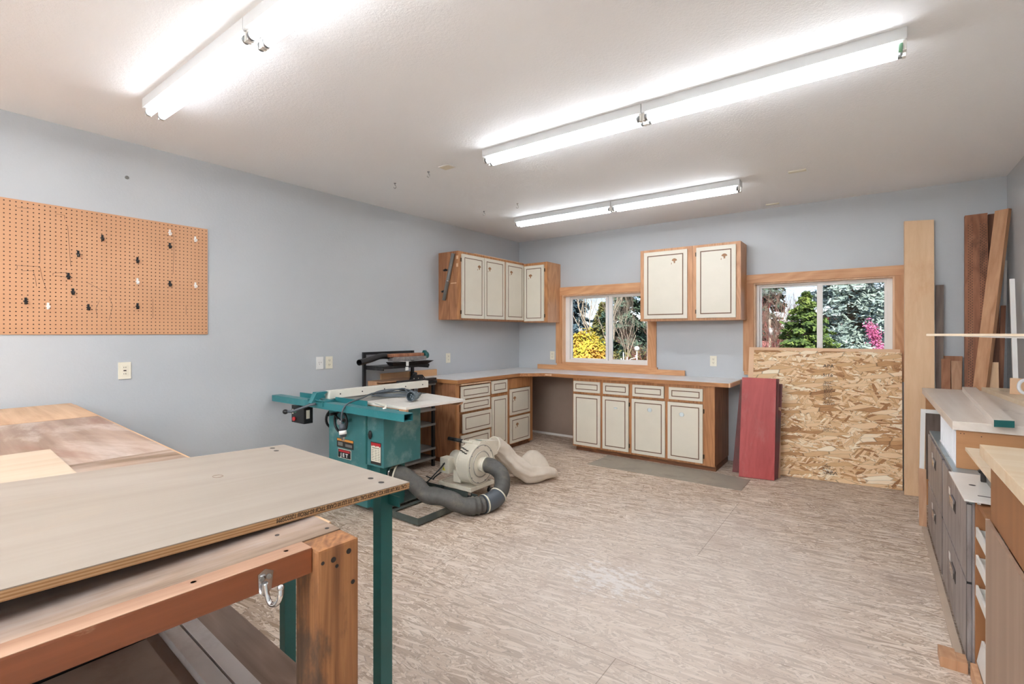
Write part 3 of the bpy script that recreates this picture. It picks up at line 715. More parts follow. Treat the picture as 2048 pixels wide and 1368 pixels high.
# ---------------------------------------------------------------- L-shaped worktop with a diagonal inner corner
t = thing('worktop', 'L-shaped white worktop with oak edging over the base cabinets', 'countertop', (.6, -.5, ZC + .001))
out = [(.001, -1.985), (.62, -1.985), (.62, -.86), (.86, -.63), (3.012, -.63), (3.012, -.001), (.001, -.001)]
b = sub('', t); b.hexa([(x, y, .916) for x, y in out][::-1], [(x, y, .8755) for x, y in out][::-1]); b.build('laminate_top', M_laminate, t)
def edge(p, q, m, w=.014):
    b = sub('', t); d = Vector((q[0] - p[0], q[1] - p[1])); n = Vector((d.y, -d.x)).normalized() * w
    b.hexa([(p[0], p[1], .914), (q[0], q[1], .914), (q[0], q[1], .8745), (p[0], p[1], .8745)], [(p[0] + n.x, p[1] + n.y, .914), (q[0] + n.x, q[1] + n.y, .914), (q[0] + n.x, q[1] + n.y, .8745), (p[0] + n.x, p[1] + n.y, .8745)])
    b.build('edge_band', m, t)
edge((.001, -1.985), (.634, -1.985), M_oakx); edge((.62, -1.985), (.62, -1.40), M_oaky); edge((.62, -1.40), (.62, -.858), M_oaky)
edge((.62, -.86), (.862, -.63), M_oaky); edge((.86, -.63), (3.012, -.63), M_oakx); edge((3.012, -.644), (3.012, -.001), M_jamb)
b = sub('', t); b.box(.86, .96, -.6455, -.644, .886, .906); b.build('worn_edge_spot', M_jamb, t)
b = sub('', t); b.box(.05, .22, -2.02, -2.0, .86, .905, .002); b.build('end_block', M_fir, t)
# loose boards on the worktop
b = MB((1.38, -.012, .9165)); b.box(.355, 2.402, -.048, -.0295, .9165, .979, .002); b.build('backsplash_board', M_fir, None, 'long pale board standing on the worktop against the wall under the left window', 'board')
b = MB((.015, -2.1, .9165)); b.box(.003, .022, -2.50, -1.69, .9165, .99, .002); b.build('upstand_board', wood('pale_pine_board', 'e0b487', 'c99a6c', 'y', fine=50, rings=3, contrast=.5), None, 'pale pine board standing on edge against the left wall between rack and worktop', 'board')

# ---------------------------------------------------------------- grey sheet on the floor
b = MB((2.4, -.85, 0)); b.hexa([(1.679, -1.08, .003), (3.21, -1.055, .003), (3.21, -.66, .003), (2.88, -.6, .003), (1.70, -.60, .003)], [(1.679, -1.08, .0003), (3.21, -1.055, .0003), (3.21, -.66, .0003), (2.88, -.6, .0003), (1.70, -.60, .0003)])
b.build('floor_sheet', M_patch, None, 'thin grey-brown sheet lying on the floor before the long base cabinet', 'floor sheet')

# ================================================================ TABLE SAW
t = saw = thing('table_saw', 'teal cabinet table saw with cream fence and long front rail', 'table saw', (.8, -3.2, 0))

b = sub('', t); b.box(.4675, .982, -3.40, -3.04, .045, .855, .004); body = b.build('cabinet', M_teal, t)
b = sub('', t); b.box(.984, 1.10, -3.37, -3.13, .045, .395, .003); b.box(1.0, 1.015, -3.16, -3.05, .045, .395); chute = b.build('dust_chute', M_teald, t)
b = sub('', t); b.cyl((1.10, -3.245, .31), (1.13, -3.245, .31), .066, 24); b.build('outlet_collar', M_chrome, chute)
b = sub('', t); b.box(.986, 1.196, -3.412, -3.04, .392, .853, .004); cover = b.build('motor_cover', M_teal, t)
b = sub('', t); b.box(.9825, .9995, -3.418, -3.412, .395, .85, .001); b.build('hinge_strip', M_teald, cover)
b = sub('', t); b.sphere((1.045, -3.422, .63), .026, (.75, .5, 1.3)); b.cyl((1.02, -3.413, .628), (1.02, -3.42, .628), .007, 10); b.build('latch_knob', M_black, cover)
b = sub('', t); b.box(1.043, 1.168, -3.4135, -3.412, .408, .578); lb = b.build('warning_label', M_dark, cover)
b = sub('', t); b.box(1.049, 1.162, -3.4145, -3.4133, .43, .552); b.build('label_face', M_ivory, lb)
b = sub('', t); b.box(1.049, 1.162, -3.415, -3.4133, .553, .573)
for k in range(5): b.sphere((1.06 + k * .023, -3.4146, .552 + (k % 2) * .004), .010, (1, .04, .8), 8, 4)
b.build('label_header', M_red, lb)
b = sub('', t); rr = random.Random(3)
b.box(1.06, 1.15, -3.415, -3.414, .532, .536)
for r_ in range(7):
    for c_ in range(3):
        u = 1.056 + c_ * .036; z = .517 - r_ * .0125
        b.box(u, u + .022 + rr.random() * .007, -3.415, -3.414, z, z + .0028)
b.build('label_rows', M_dark, lb)
b = sub('', t); b.box(.583, .808, -3.4015, -3.400, .474, .548); dp = b.build('data_plate', M_dark, body)
b = sub('', t); b.box(.588, .804, -3.4025, -3.4012, .527, .545); b.build('orange_band', plain('orange_label', 'd08a3c', .5), dp)
b = sub('', t); b.box(.60, .665, -3.4025, -3.4012, .487, .517); b.box(.70, .79, -3.4025, -3.4012, .487, .509); b.build('plate_fields', M_greym, dp)
b = sub('', t); b.box(.598, .775, -3.4015, -3.400, .388, .464); lp = b.build('logo_plate', M_ivory, body)
b = sub('', t); b.box(.602, .771, -3.4025, -3.4012, .392, .460); b.build('logo_field', M_black, lp)
b = sub('', t); b.box(.612, .761, -3.4032, -3.4022, .438, .455); b.build('logo_bar', M_red, lp)
ox, oy, oz = saw.location
text_obj('lettering', 'J E T', .040, M_white, lp, (.6865 - ox, -3.4027 - oy, .4015 - oz), (PI / 2, 0, 0), sx=1.3, bold=.0012, align='CENTER')
# tables
b = sub('', t); b.box(.43, 1.003, -3.455, -2.80, .852, .885, .003); top = b.build('iron_top', M_iron, t)
b = sub('', t); b.box(.86, .875, -3.455, -2.80, .885, .8856); b.box(.80, .83, -3.25, -2.98, .885, .8858); b.build('throat_plate', M_greym, top)
b = sub('', t); b.hexa([(1.004, -3.455, .886), (1.495, -3.455, .886), (1.545, -2.885, .886), (1.03, -2.80, .886)], [(1.004, -3.455, .868), (1.495, -3.455, .868), (1.545, -2.885, .868), (1.03, -2.80, .868)])
ext = b.build('extension_wing', M_extw, t)
b = sub('', t); b.box(1.459, 1.492, -3.452, -3.43, .845, .8675); b.box(1.02, 1.46, -3.452, -3.435, .835, .8675); b.build('wing_cleat', M_offcut, ext)
b = sub('', t); b.hexa([(1.47, -2.92, .8675), (1.535, -2.905, .8675), (1.525, -2.95, .845), (1.47, -2.98, .845)], [(1.45, -2.88, .8675), (1.53, -2.89, .8675), (1.525, -2.90, .845), (1.45, -2.93, .845)])
b.build('wing_cleat', M_offcut, ext)
# rails
b = sub('', t); x0, x1 = .04, 1.712
b.box(x0, x1, -3.664, -3.660, .835, .885); b.box(x0, x1, -3.589, -3.585, .835, .885); b.box(x0, x1, -3.660, -3.589, .881, .885); b.box(x0, x1, -3.660, -3.589, .835, .839)
rail = b.build('front_rail', M_tealr, t)
b = sub('', t); b.box(x0 - .002, x0, -3.664, -3.585, .835, .885); b.build('rail_end_cap', M_teald, rail)
b = sub('', t); b.box(.20, 1.12, -3.505, -3.50, .852, .905); b.box(.20, 1.12, -3.585, -3.505, .852, .857); b.box(.43, 1.42, -3.50, -3.456, .855, .862); ang = b.build('angle_rail', M_tealr, t)
b = sub('', t)
for x in (.35, .50, .62, .93): b.cyl((x, -3.54, .857), (x, -3.54, .866), .009, 8)
b.build('bolt', M_chrome, ang)
b = sub('', t); b.box(.30, 1.0, -2.797, -2.757, .84, .88, .002); b.build('rear_rail', M_tealr, t)
# fence
b = sub('', t); b.box(.662, .718, -3.56, -2.495, .893, .958, .005); fence = b.build('fence_beam', M_fence, t)
b = sub('', t)
for y in (-3.46, -3.25, -3.02, -2.78, -2.57): b.cyl((.717, y, .925), (.7192, y, .925), .006, 8)
b.build('face_screw', M_dark, fence)
b = sub('', t); b.box(.60, .80, -3.60, -3.565, .887, .897, .002); b.hexa([(.655, -3.70, .875), (.70, -3.70, .875), (.71, -3.66, .955), (.655, -3.66, .955)], [(.655, -3.68, .86), (.70, -3.68, .86), (.71, -3.565, .955), (.655, -3.565, .955)])
b.box(.60, .80, -3.672, -3.6655, .85, .90, .002); b.box(.60, .80, -3.672, -3.585, .886, .892); hd = b.build('fence_clamp', M_tealr, fence)
b = sub('', t); b.tube([(.74, -3.69, .875), (.70, -3.72, .862), (.64, -3.76, .835), (.60, -3.80, .815), (.56, -3.82, .812)], .010, 10); b.build('clamp_lever', M_cuff, hd)
b = sub('', t); b.sphere((.55, -3.825, .812), .019, (1.3, 1, 1)); b.build('lever_knob', M_black, hd)
# handwheels
def wheel(c, ax, name='handwheel'):
    b = sub('', t); b.ring(c, ax, .083, .0105, 30, 8); A = Vector(ax).normalized(); q = A.to_track_quat('Z', 'Y').to_matrix(); c = Vector(c)
    for k in range(3):
        u = q @ Vector((math.cos(k * 2.094 + .5), math.sin(k * 2.094 + .5), 0)); b.cyl(c, c + u * .082, .012, 8, .008)
    w = b.build(name, M_black, t)
    b = sub('', t); b.cyl(c - A * .015, c + A * .02, .024, 14); b.build('hub', M_chrome, w)
    u = q @ Vector((math.cos(2.3), math.sin(2.3), 0))
    b = sub('', t); b.cyl(c + u * .083, c + u * .083 + A * .06, .011, 10); b.build('crank_grip', M_black, w)
    b = sub('', t); b.cyl(c - A * .05, c - A * .015, .012, 10); b.build('spindle', M_greym, w)
wheel((.715, -3.455, .70), (0, -1, 0)); wheel((.40, -3.30, .675), (-1, 0, 0))
# switch
b = sub('', t); b.box(.235, .425, -3.60, -3.52, .668, .81, .006); sw = b.build('switch_box', M_black, t)
b = sub('', t); b.box(.25, .28, -3.56, -3.53, .81, .853); b.build('switch_bracket', M_blackm, sw)
b = sub('', t); b.cyl((.285, -3.60, .70), (.285, -3.612, .70), .017, 16); b.build('stop_button', M_red, sw)
b = sub('', t); b.cyl((.30, -3.60, .765), (.30, -3.608, .765), .012, 16); b.build('start_button', plain('green_button', '3f8f6c', .4), sw)
b = sub('', t); b.box(.425, .4262, -3.58, -3.55, .71, .78); b.box(.25, .262, -3.6012, -3.60, .74, .78); b.build('white_label', M_ivory, sw)
b = sub('', t); b.tube([(1.20, -3.49, .895), (1.33, -3.53, .90), (1.40, -3.56, .90), (1.43, -3.585, .888), (1.42, -3.60, .8862)], .008, 8); b.build('guide_strip', M_fence, ang)

# power cord coiled on the saw top
t = cord = thing('power_cord', 'grey power cord coiled on the saw table with its plug hanging over the rail', 'power cord', (.95, -3.1, .8862))
b = sub('', t); R = Vector((.804, .595, 0)); D = Vector((-.595, .804, 0)); C0 = Vector((.975, -3.12, .8945)); pts = []
for k in range(0, 50):
    a = k * 2 * PI / 15.5; lp_ = k / 15.5
    rr_ = .205 - .030 * lp_ + .008 * math.sin(k); p = C0 + R * (rr_ * math.cos(a) + .01 * math.sin(2 * lp_)) + D * ((.078 - .016 * lp_) * math.sin(a))
    p.z += .006 * lp_ + .034 * max(0, math.sin(a)) * (1 + .5 * math.sin(lp_ * 2.2))
    p.x = max(p.x, .735)
    pts.append(p)
pts += [Vector((.93, -3.26, .93)), Vector((.95, -3.34, .93)), Vector((1.0, -3.46, .915)), Vector((1.05, -3.58, .905)), Vector((1.075, -3.65, .893)), Vector((1.082, -3.685, .86)), Vector((1.07, -3.69, .80)), Vector((1.075, -3.69, .755))]
def smooth(pts, n=3):
    out = []
    for i in range(len(pts) - 1):
        p0, p1, p2, p3 = pts[max(i - 1, 0)], pts[i], pts[i + 1], pts[min(i + 2, len(pts) - 1)]
        for k in range(n):
            s = k / n; out.append(.5 * ((2 * p1) + (p2 - p0) * s + (2 * p0 - 5 * p1 + 4 * p2 - p3) * s * s + (3 * p1 - p0 - 3 * p2 + p3) * s ** 3))
    out.append(pts[-1]); return out
b.tube(smooth(pts, 3), .0065, 8); b.build('cord', M_cable, t)
b = sub('', t); b.cyl((1.075, -3.69, .758), (1.085, -3.69, .712), .021, 16, .024); b.cyl((1.085, -3.69, .712), (1.092, -3.69, .665), .026, 16, .022); cn = b.build('hanging_plug', M_cuff, t)
b = sub('', t); b.cyl((1.0853, -3.69, .711), (1.0895, -3.69, .684), .0268, 16); b.build('white_band', M_white, cn)
b = sub('', t)
for dx in (-.008, .008): b.box(1.092 + dx - .002, 1.092 + dx + .002, -3.697, -3.683, .64, .666)
b.build('prong', M_chrome, cn)
b = sub('', t); ax = Vector((.35, -.93, .1)).normalized(); c = Vector((1.30, -3.20, .9235))
b.cyl(c, c + ax * .06, .033, 22, .036, caps=False); b.cyl(c - ax * .05, c + ax * .002, .020, 18, .033); b.cyl(c + ax * .012, c + ax * .014, .032, 18); pg = b.build('plug_housing', M_plug, t)
b = sub('', t)
for a in (.3, 1.9, 3.5, 5.1): b.cyl(c + ax * .012 + Vector((math.cos(a) * .014, 0, math.sin(a) * .014)), c + ax * .045 + Vector((math.cos(a) * .014, 0, math.sin(a) * .014)), .003, 6)
b.build('prong', M_chrome, pg)
b = sub('', t); b.ring(c + ax * .06, ax, .036, .004, 24, 6); b.build('collar_ring', M_cuff, pg)
b = sub('', t); b.tube(smooth([Vector((1.13, -2.98, .905)), Vector((1.18, -3.02, .915)), Vector((1.22, -3.07, .93)), c - ax * .05], 4), .0065, 8); b.build('cord_tail', M_cable, t)

# mobile base under the saw
t = thing('mobile_base', 'low dark green steel angle frame on the floor around the saw', 'mobile base', (.9, -3.0, 0))
b = sub('', t)
def rail_(x0, x1, y0, y1, z0=.012, z1=.062): b.box(x0, x1, y0, y1, z0, z1, .002)
rail_(.30, 1.50, -3.345, -3.339); rail_(1.494, 1.50, -3.339, -2.68); rail_(.30, 1.50, -2.686, -2.68); rail_(.30, .306, -3.339, -2.686)
for q in ((.306, 1.494, -3.339, -3.30), (.306, 1.494, -2.72, -2.686)): b.box(q[0], q[1], q[2], q[3], .012, .018)
for q in ((1.455, 1.494, -3.30, -2.72), (.306, .345, -3.30, -2.72), (1.10, 1.14, -3.30, -2.72)): b.box(q[0], q[1], q[2], q[3], .012, .018)
b.box(.345, 1.10, -3.339, -2.72, .036, .044)
b.build('angle_frame', plain('dusty_green_steel', '47504c', .5, dirt=('8a8577', 6, .5)), t)
for x, y in ((1.46, -3.32), (1.46, -2.70), (.33, -3.32), (.33, -2.70)):
    b = sub('', t); b.cyl((x - .01, y, .0115), (x + .01, y, .0115), .011, 12); b.build('roller', M_black, t)

# ================================================================ DUST COLLECTOR
t = dc = thing('dust_collector', 'cream portable dust collector with round fan housing on a wheeled base', 'dust collector', (1.27, -2.56, 0))
b = sub('', t); b.box(1.075, 1.452, -2.712, -2.40, .088, .10, .006); b.box(1.075, 1.452, -2.712, -2.700, .078, .112, .003); b.box(1.44, 1.452, -2.70, -2.40, .078, .112, .003); b.box(1.075, 1.087, -2.70, -2.40, .078, .112, .003); b.box(1.087, 1.44, -2.412, -2.40, .078, .112, .003)
base = b.build('base_plate', M_blower, t)
for x, y in ((1.425, -2.69), (1.425, -2.425), (1.10, -2.69), (1.10, -2.425)):
    b = sub('', t); b.box(x - .016, x + .016, y - .012, y + .012, .045, .088, .003); cs = b.build('caster', M_chrome, t)
    b = sub('', t); b.cyl((x - .013, y, .026), (x + .013, y, .026), .026, 16); b.build('wheel', M_black, cs)
# volute housing: axis along x
cx, cz, R0 = -2.575, .288, .165
b = sub('', t); prof = []
for k in range(41):
    a = 2 * PI * k / 40
    prof.append((a, R0))
ringA, ringB = [], []
outl = []
N = 44
for k in range(N):
    a = PI * .5 - 2 * PI * k / N          # from the top, towards the outlet side (+y)
    r = R0 + .022 * (1 - k / N)
    outl.append((cx + r * math.cos(a), cz + r * math.sin(a)))
front_ = [(1.445, y, z) for y, z in outl]; back_ = [(1.315, y, z) for y, z in outl]
b.hexa(front_, back_)
for f in b.bm.faces: f.smooth = False
vol = b.build('fan_housing', M_blower, t)
for xr in (1.318, 1.441):
    b = sub('', t); loop = [Vector((xr, cx + (y - cx) * 1.012, cz + (z - cz) * 1.012)) for y, z in outl]; b.tube(loop + [loop[0]], .005, 6); b.build('housing_rim', M_blower, vol)
b = sub('', t); b.cyl((1.445, cx, cz), (1.452, cx, cz), R0 + .004, 40); b.cyl((1.452, cx, cz), (1.456, cx, cz), .115, 36, .10); fp = b.build('inlet_cover', M_blower, t)
b = sub('', t); b.ring((1.4525, cx, cz), (1, 0, 0), R0 - .004, .0022, 44, 6); b.ring((1.456, cx, cz), (1, 0, 0), .108, .002, 36, 6); b.build('cover_seam', M_greym, fp)
b = sub('', t)
for k in range(10):
    a = k * 2 * PI / 10; b.cyl((1.452, cx + .155 * math.cos(a), cz + .155 * math.sin(a)), (1.455, cx + .155 * math.cos(a), cz + .155 * math.sin(a)), .0045, 8)
b.build('screw', M_greym, fp)
b = sub('', t); b.cyl((1.452, cx, cz), (1.50, cx, cz), .062, 28); b.build('inlet_collar', M_blower, fp)
b = sub('', t); b.hexa([(1.32, -2.50, .47), (1.44, -2.50, .47), (1.44, -2.335, .445), (1.32, -2.335, .445)], [(1.32, -2.44, .31), (1.44, -2.44, .31), (1.44, -2.335, .33), (1.32, -2.335, .33)]); b.build('outlet_duct', M_blower, vol)
b = sub('', t)
for y, z, w in ((-2.71, .39, .03), (-2.70, .415, .05), (-2.685, .40, .02)):
    pass
for k in range(6):
    a = 2.25 + k * .05; r = R0 + .0215 - .0
    p = Vector((1.33 + (k % 3) * .03, cx + (r) * math.cos(a), cz + r * math.sin(a))); b.box(p.x, p.x + .026, p.y - .002, p.y + .003, p.z - .004, p.z + .004)
b.build('dark_scuffs', M_dark, vol)
ox, oy, oz = dc.location
b = sub('', t)
for k in range(4): b.box(1.345 + k * .018, 1.357 + k * .018, -2.535, -2.520, .4765, .478)
b.build('faded_print', M_bluetx, vol)
# motor behind the housing
b = sub('', t); b.cyl((1.315, cx, cz - .0), (1.14, cx, cz), .078, 26); b.sphere((1.14, cx, cz), .078, (.35, 1, 1)); mot = b.build('motor', M_blower, t)
b = sub('', t); b.box(1.095, 1.20, -2.72, -2.63, .19, .325, .014); sb = b.build('switch_housing', M_blower, mot)
b = sub('', t); b.hexa([(1.125, -2.7215, .215), (1.165, -2.7215, .215), (1.145, -2.7215, .25)], [(1.125, -2.720, .215), (1.165, -2.720, .215), (1.145, -2.720, .25)]); b.build('hazard_sticker', M_yellow, sb)
b = sub('', t); b.box(1.143, 1.147, -2.7225, -2.7212, .225, .24); b.box(1.13, 1.16, -2.7212, -2.7200, .27, .275); b.build('sticker_mark', M_dark, sb)
b = sub('', t); b.box(1.20, 1.285, -2.66, -2.50, .1125, .215, .004); b.build('motor_mount', M_blower, base)
b = sub('', t); b.tube([(1.36, -2.585, .46), (1.30, -2.60, .463), (1.25, -2.61, .467)], .011, 10); hr = b.build('handle_rod', M_blower, t)
b = sub('', t); b.cyl((1.262, -2.608, .466), (1.12, -2.635, .477), .0165, 14); b.build('handle_grip', M_black, hr)
b = sub('', t); b.tube(smooth([Vector((1.17, -2.69, .32)), Vector((1.12, -2.76, .22)), Vector((1.02, -2.86, .09)), Vector((.90, -2.90, .075)), Vector((.80, -2.80, .058))], 5), .006, 8)
b.tube(smooth([Vector((1.10, -2.70, .19)), Vector((1.06, -2.74, .15)), Vector((1.04, -2.745, .125)), Vector((.95, -2.66, .09)), Vector((.80, -2.60, .075))], 5), .006, 8); b.build('power_lead', M_black, t)
# cloth bag
def bag():
    secs = [  # centre, half width across, half height, direction angle
        ((1.38, -2.325, .395), .070, .070), ((1.385, -2.27, .375), .085, .08), ((1.39, -2.20, .315), .10, .085), ((1.41, -2.13, .235), .125, .085), ((1.44, -2.06, .155), .155, .09),
        ((1.48, -1.98, .105), .175, .092), ((1.53, -1.90, .095), .185, .085), ((1.575, -1.825, .085), .175, .075), ((1.61, -1.765, .065), .15, .058), ((1.635, -1.725, .045), .10, .038), ((1.645, -1.705, .04), .03, .012)]
    bm = bmesh.new(); nseg = 44; rows = []; fine = []
    for i in range(len(secs) - 1):
        for k in range(4):
            s = k / 4; (a, w, h), (c, w2, h2) = secs[i], secs[i + 1]
            fine.append((Vector(a).lerp(Vector(c), s), w + (w2 - w) * s, h + (h2 - h) * s))
    fine.append((Vector(secs[-1][0]), secs[-1][1], secs[-1][2]))
    n = len(fine)
    for i, (c, w, h) in enumerate(fine):
        d = (fine[min(i + 1, n - 1)][0] - fine[max(i - 1, 0)][0]).normalized(); side = Vector((-d.y, d.x, 0)).normalized() * -1; up_ = side.cross(d).normalized()
        if up_.z < 0: up_ = -up_
        u = i / (n - 1); row = []
        for k in range(nseg):
            a = 2 * PI * k / nseg
            fold = 1 + .17 * (1 - 2 * abs(math.sin(1.5 * a + 2.5 * u))) * math.sin(PI * u) + .16 * (.5 - abs(math.sin(4 * a - 5 * u))) * math.sin(PI * min(1, u * 1.2 + .08))
            p = c + side * (w * fold * math.cos(a)) + up_ * (h * fold * math.sin(a))
            # a collapsed trough with a raised flap at the back
            if u > .38 and math.sin(a) > 0:
                tt = min(1, (u - .38) / .2) * (1 - max(0, (u - .85) / .15))
                p.z += tt * (.12 * math.exp(-((math.cos(a) + .66) / .20) ** 2) * math.exp(-((u - .66) / .2) ** 2) - .075 * math.exp(-((math.cos(a) - .02) / .40) ** 2) + .03 * math.exp(-((math.cos(a) - .8) / .15) ** 2))
            p += Vector((mnoise.noise(p * 9), mnoise.noise(p * 9 + Vector((5, 1, 2))), mnoise.noise(p * 9 + Vector((1, 7, 3))))) * .014
            p.z = max(p.z, .004 + .002 * math.sin(k)); row.append(bm.verts.new(p))
        rows.append(row)
    for a, c in zip(rows, rows[1:]):
        for k in range(nseg):
            f = bm.faces.new([a[k], a[(k + 1) % nseg], c[(k + 1) % nseg], c[k]]); f.smooth = True
    bm.faces.new(rows[0]); bm.faces.new(rows[-1][::-1])
    m = MB(dc.location); m.bm = bm; return m.build('dust_bag', M_cloth, dc)
bg = bag()
b = sub('', t); b.ring((1.38, -2.322, .395), (.02, .93, -.35), .072, .008, 28, 8); b.build('bag_strap', M_blower, bg)
# hose between saw and collector
hp = [Vector(p) for p in [(1.125, -3.245, .31), (1.20, -3.20, .285), (1.27, -3.155, .22), (1.345, -3.12, .15), (1.43, -3.09, .145), (1.53, -3.06, .135), (1.62, -3.00, .088), (1.685, -2.91, .074), (1.715, -2.80, .076), (1.725, -2.70, .10), (1.705, -2.61, .16), (1.655, -2.565, .235), (1.575, -2.57, .283), (1.495, -2.575, .288)]]
t = thing('dust_hose', 'thick ribbed grey hose curving over the floor from saw to dust collector', 'hose', (1.6, -3.0, 0))
sp = smooth(hp, 16); n = len(sp); i1 = int(n * .60); i2 = int(n * .68)
def ribr(i): return .0655 + (.0035 if i % 2 else -.0015)
def resample(P, step):
    out = [P[0].copy()]; acc = 0
    for a, c in zip(P, P[1:]):
        L = (c - a).length; pos = step - acc
        while pos <= L: out.append(a.lerp(c, pos / L)); pos += step
        acc = L - (pos - step)
    return out
A_ = resample(sp[:i1], .0055); C_ = resample(sp[i2:], .0055)
b = sub('', t); b.tube(A_, .065, 26, rf=lambda u, i: .064 + (.0022 if i % 2 else -.0008) + .003 * math.sin(i * .21) + (.005 * math.sin(i * .9) if u > .84 else 0)); b.build('ribbed_hose', M_hose, t)
b = sub('', t); b.tube(C_, .062, 26, rf=lambda u, i: .062 + (.003 if i % 2 else -.0015)); b.build('ribbed_hose', M_hose, t)
b = sub('', t); b.tube(sp[i1 - 5:i2 + 5], .0715, 28); b.build('coupling', M_cuff, t)
for i in (i1 - 3, i2 + 3, 2, n - 4):
    b = sub('', t); d = (sp[min(i + 1, n - 1)] - sp[i - 1]).normalized(); b.cyl(sp[i] - d * .006, sp[i] + d * .006, .0735 if i in (i1 - 3, i2 + 3) else .070, 28); b.build('hose_clamp', M_ivory, t)

# ================================================================ RACK BEHIND THE SAW
t = thing('shelf_rack', 'low black metal rack with grey shelves between saw and cabinets', 'rack', (.22, -2.42, 0))
for x, z in ((.03, 1.222), (.375, .905)):
    for y in (-2.745, -2.125 if x > .1 else -2.105):
        b = sub('', t); b.box(x, x + .028, y, y + .028, 0, z, .001); b.build('upright', M_black, t)
for z in (.10, .20, .455, .612, .885):
    b = sub('', t); b.box(.06, .40, -2.715, -2.10, z - .012, z, .001); b.box(.404, .409, -2.745, -2.09, z - .02, z + .002); b.box(.06, .40, -2.093, -2.088, z - .02, z + .002); b.build('shelf', M_greym, t)
b = sub('', t); b.box(.03, .05, -2.717, -2.105, 1.195, 1.222); b.build('top_bar', M_black, t)
b = sub('', t); b.box(.058, .33, -2.717, -2.11, 1.075, 1.087); b.box(.32, .332, -2.717, -2.11, 1.06, 1.087); b.box(.03, .32, -2.7165, -2.705, 1.045, 1.075); b.box(.03, .32, -2.12, -2.108, 1.045, 1.075); b.build('upper_shelf', M_blackm, t)
def item(name, lab, cat, boxes, mat, loc, group=None):
    b = MB(loc)
    for q in boxes: b.box(*q)
    return b.build(name, mat, None, lab, cat, group)
t = thing('steel_channel', 'long black steel channel with white stickers on the upper shelf of the rack', 'metal channel', (.30, -2.42, 1.0875))
b = sub('', t); b.hexa([(.29, -2.66, 1.128), (.40, -2.66, 1.128), (.43, -2.14, 1.128), (.33, -2.14, 1.128)], [(.29, -2.62, 1.0885), (.36, -2.62, 1.0885), (.39, -2.20, 1.0885), (.33, -2.20, 1.0885)]); ch_ = b.build('channel', M_blackm, t)
b = sub('', t); b.box(.405, .412, -2.50, -2.47, 1.085, 1.128); b.box(.395, .402, -2.50, -2.465, 1.04, 1.075); b.box(.30, .42, -2.51, -2.44, 1.128, 1.1295); b.build('sticker', M_white, ch_)
t = thing('vacuum_hose_wand', 'black curved vacuum pipe with open end lying on top of the rack', 'vacuum pipe', (.25, -2.7, 1.09))
b = sub('', t); b.tube(smooth([Vector(p) for p in [(.40, -3.05, 1.145), (.33, -2.86, 1.165), (.27, -2.72, 1.185), (.23, -2.58, 1.18), (.20, -2.45, 1.155), (.18, -2.34, 1.14)]], 6), .028, 20, caps=False)
b.tube(smooth([Vector(p) for p in [(.40, -3.05, 1.145), (.33, -2.86, 1.165), (.27, -2.72, 1.185)]], 6), .024, 20, caps=False); b.build('pipe', M_black, t)
b = sub('', t); b.cyl((.18, -2.34, 1.14), (.175, -2.32, 1.1395), .030, 20); b.build('pipe_cuff', M_cuff, t)
t = thing('tool_housing', 'long dusty red and grey tool housing with dark green end on top of the rack', 'power tool', (.25, -2.3, 1.1295))
b = sub('', t); b.box(.22, .31, -2.58, -2.13, 1.13, 1.172, .008); bd = b.build('lower_shell', plain('dusty_grey_shell', '7c7674', .5, dirt=('b5aca0', 20, .6)), t)
b = sub('', t); b.box(.225, .305, -2.62, -2.16, 1.172, 1.205, .01); b.build('upper_shell', M_brown, t)
b = sub('', t); b.cyl((.265, -2.135, 1.175), (.265, -2.085, 1.178), .038, 20); b.cyl((.265, -2.13, 1.21), (.265, -2.10, 1.212), .02, 14); b.build('end_cap', M_teald, t)
item('plywood_strip', 'thin plywood strip lying across the rack under the black channel', 'wood strip', [(.06, .30, -2.70, -2.20, .9255, .9315)], M_offcut, (.2, -2.4, .9255))
item('wood_block', 'pale wood block stack lying at the left end of the rack shelf', 'wood block', [(.06, .20, -2.70, -2.45, .8855, .925, .002)], M_offcut, (.13, -2.6, .8855))
item('board', 'short tan board lying on the rack in front of the wood blocks', 'board', [(.21, .37, -2.70, -2.30, .8855, .905, .002)], wood('short_tan_board', 'cfa27a', 'b07f58', 'y', contrast=.5), (.3, -2.5, .8855))
for k, (z, y0, y1, lab) in enumerate([(.8875, -2.62, -1.99 - .1, 'lower black steel bar lying on the front of the rack'), (.9165, -2.60, -2.05 - .05, 'upper black steel bar lying on the front of the rack')]):
    b = MB((.42, -2.3, z)); b.box(.375, .43, y0, y1, z, z + .026, .005); b.build('steel_bar', M_blackm, None, lab, 'metal bar', 'black bars on the rack')
t = thing('blade_guard', 'small black bracket with round knob standing on the black bars of the rack', 'bracket', (.40, -2.35, .9435))
b = sub('', t); b.hexa([(.38, -2.44, .9435), (.38, -2.25, .9435), (.38, -2.29, .985), (.38, -2.40, .985)], [(.42, -2.44, .9435), (.42, -2.25, .9435), (.42, -2.29, .985), (.42, -2.40, .985)]); br = b.build('bracket_body', M_black, t)
b = sub('', t); b.cyl((.38, -2.38, 1.0), (.42, -2.38, 1.0), .016, 14); b.box(.39, .41, -2.40, -2.36, .97, 1.0); b.build('knob', M_black, br)
b = sub('', t)
for y in (-2.41, -2.35, -2.28): b.cyl((.42, y, .952), (.4225, y, .952), .006, 8)
b.build('screw', M_chrome, br)

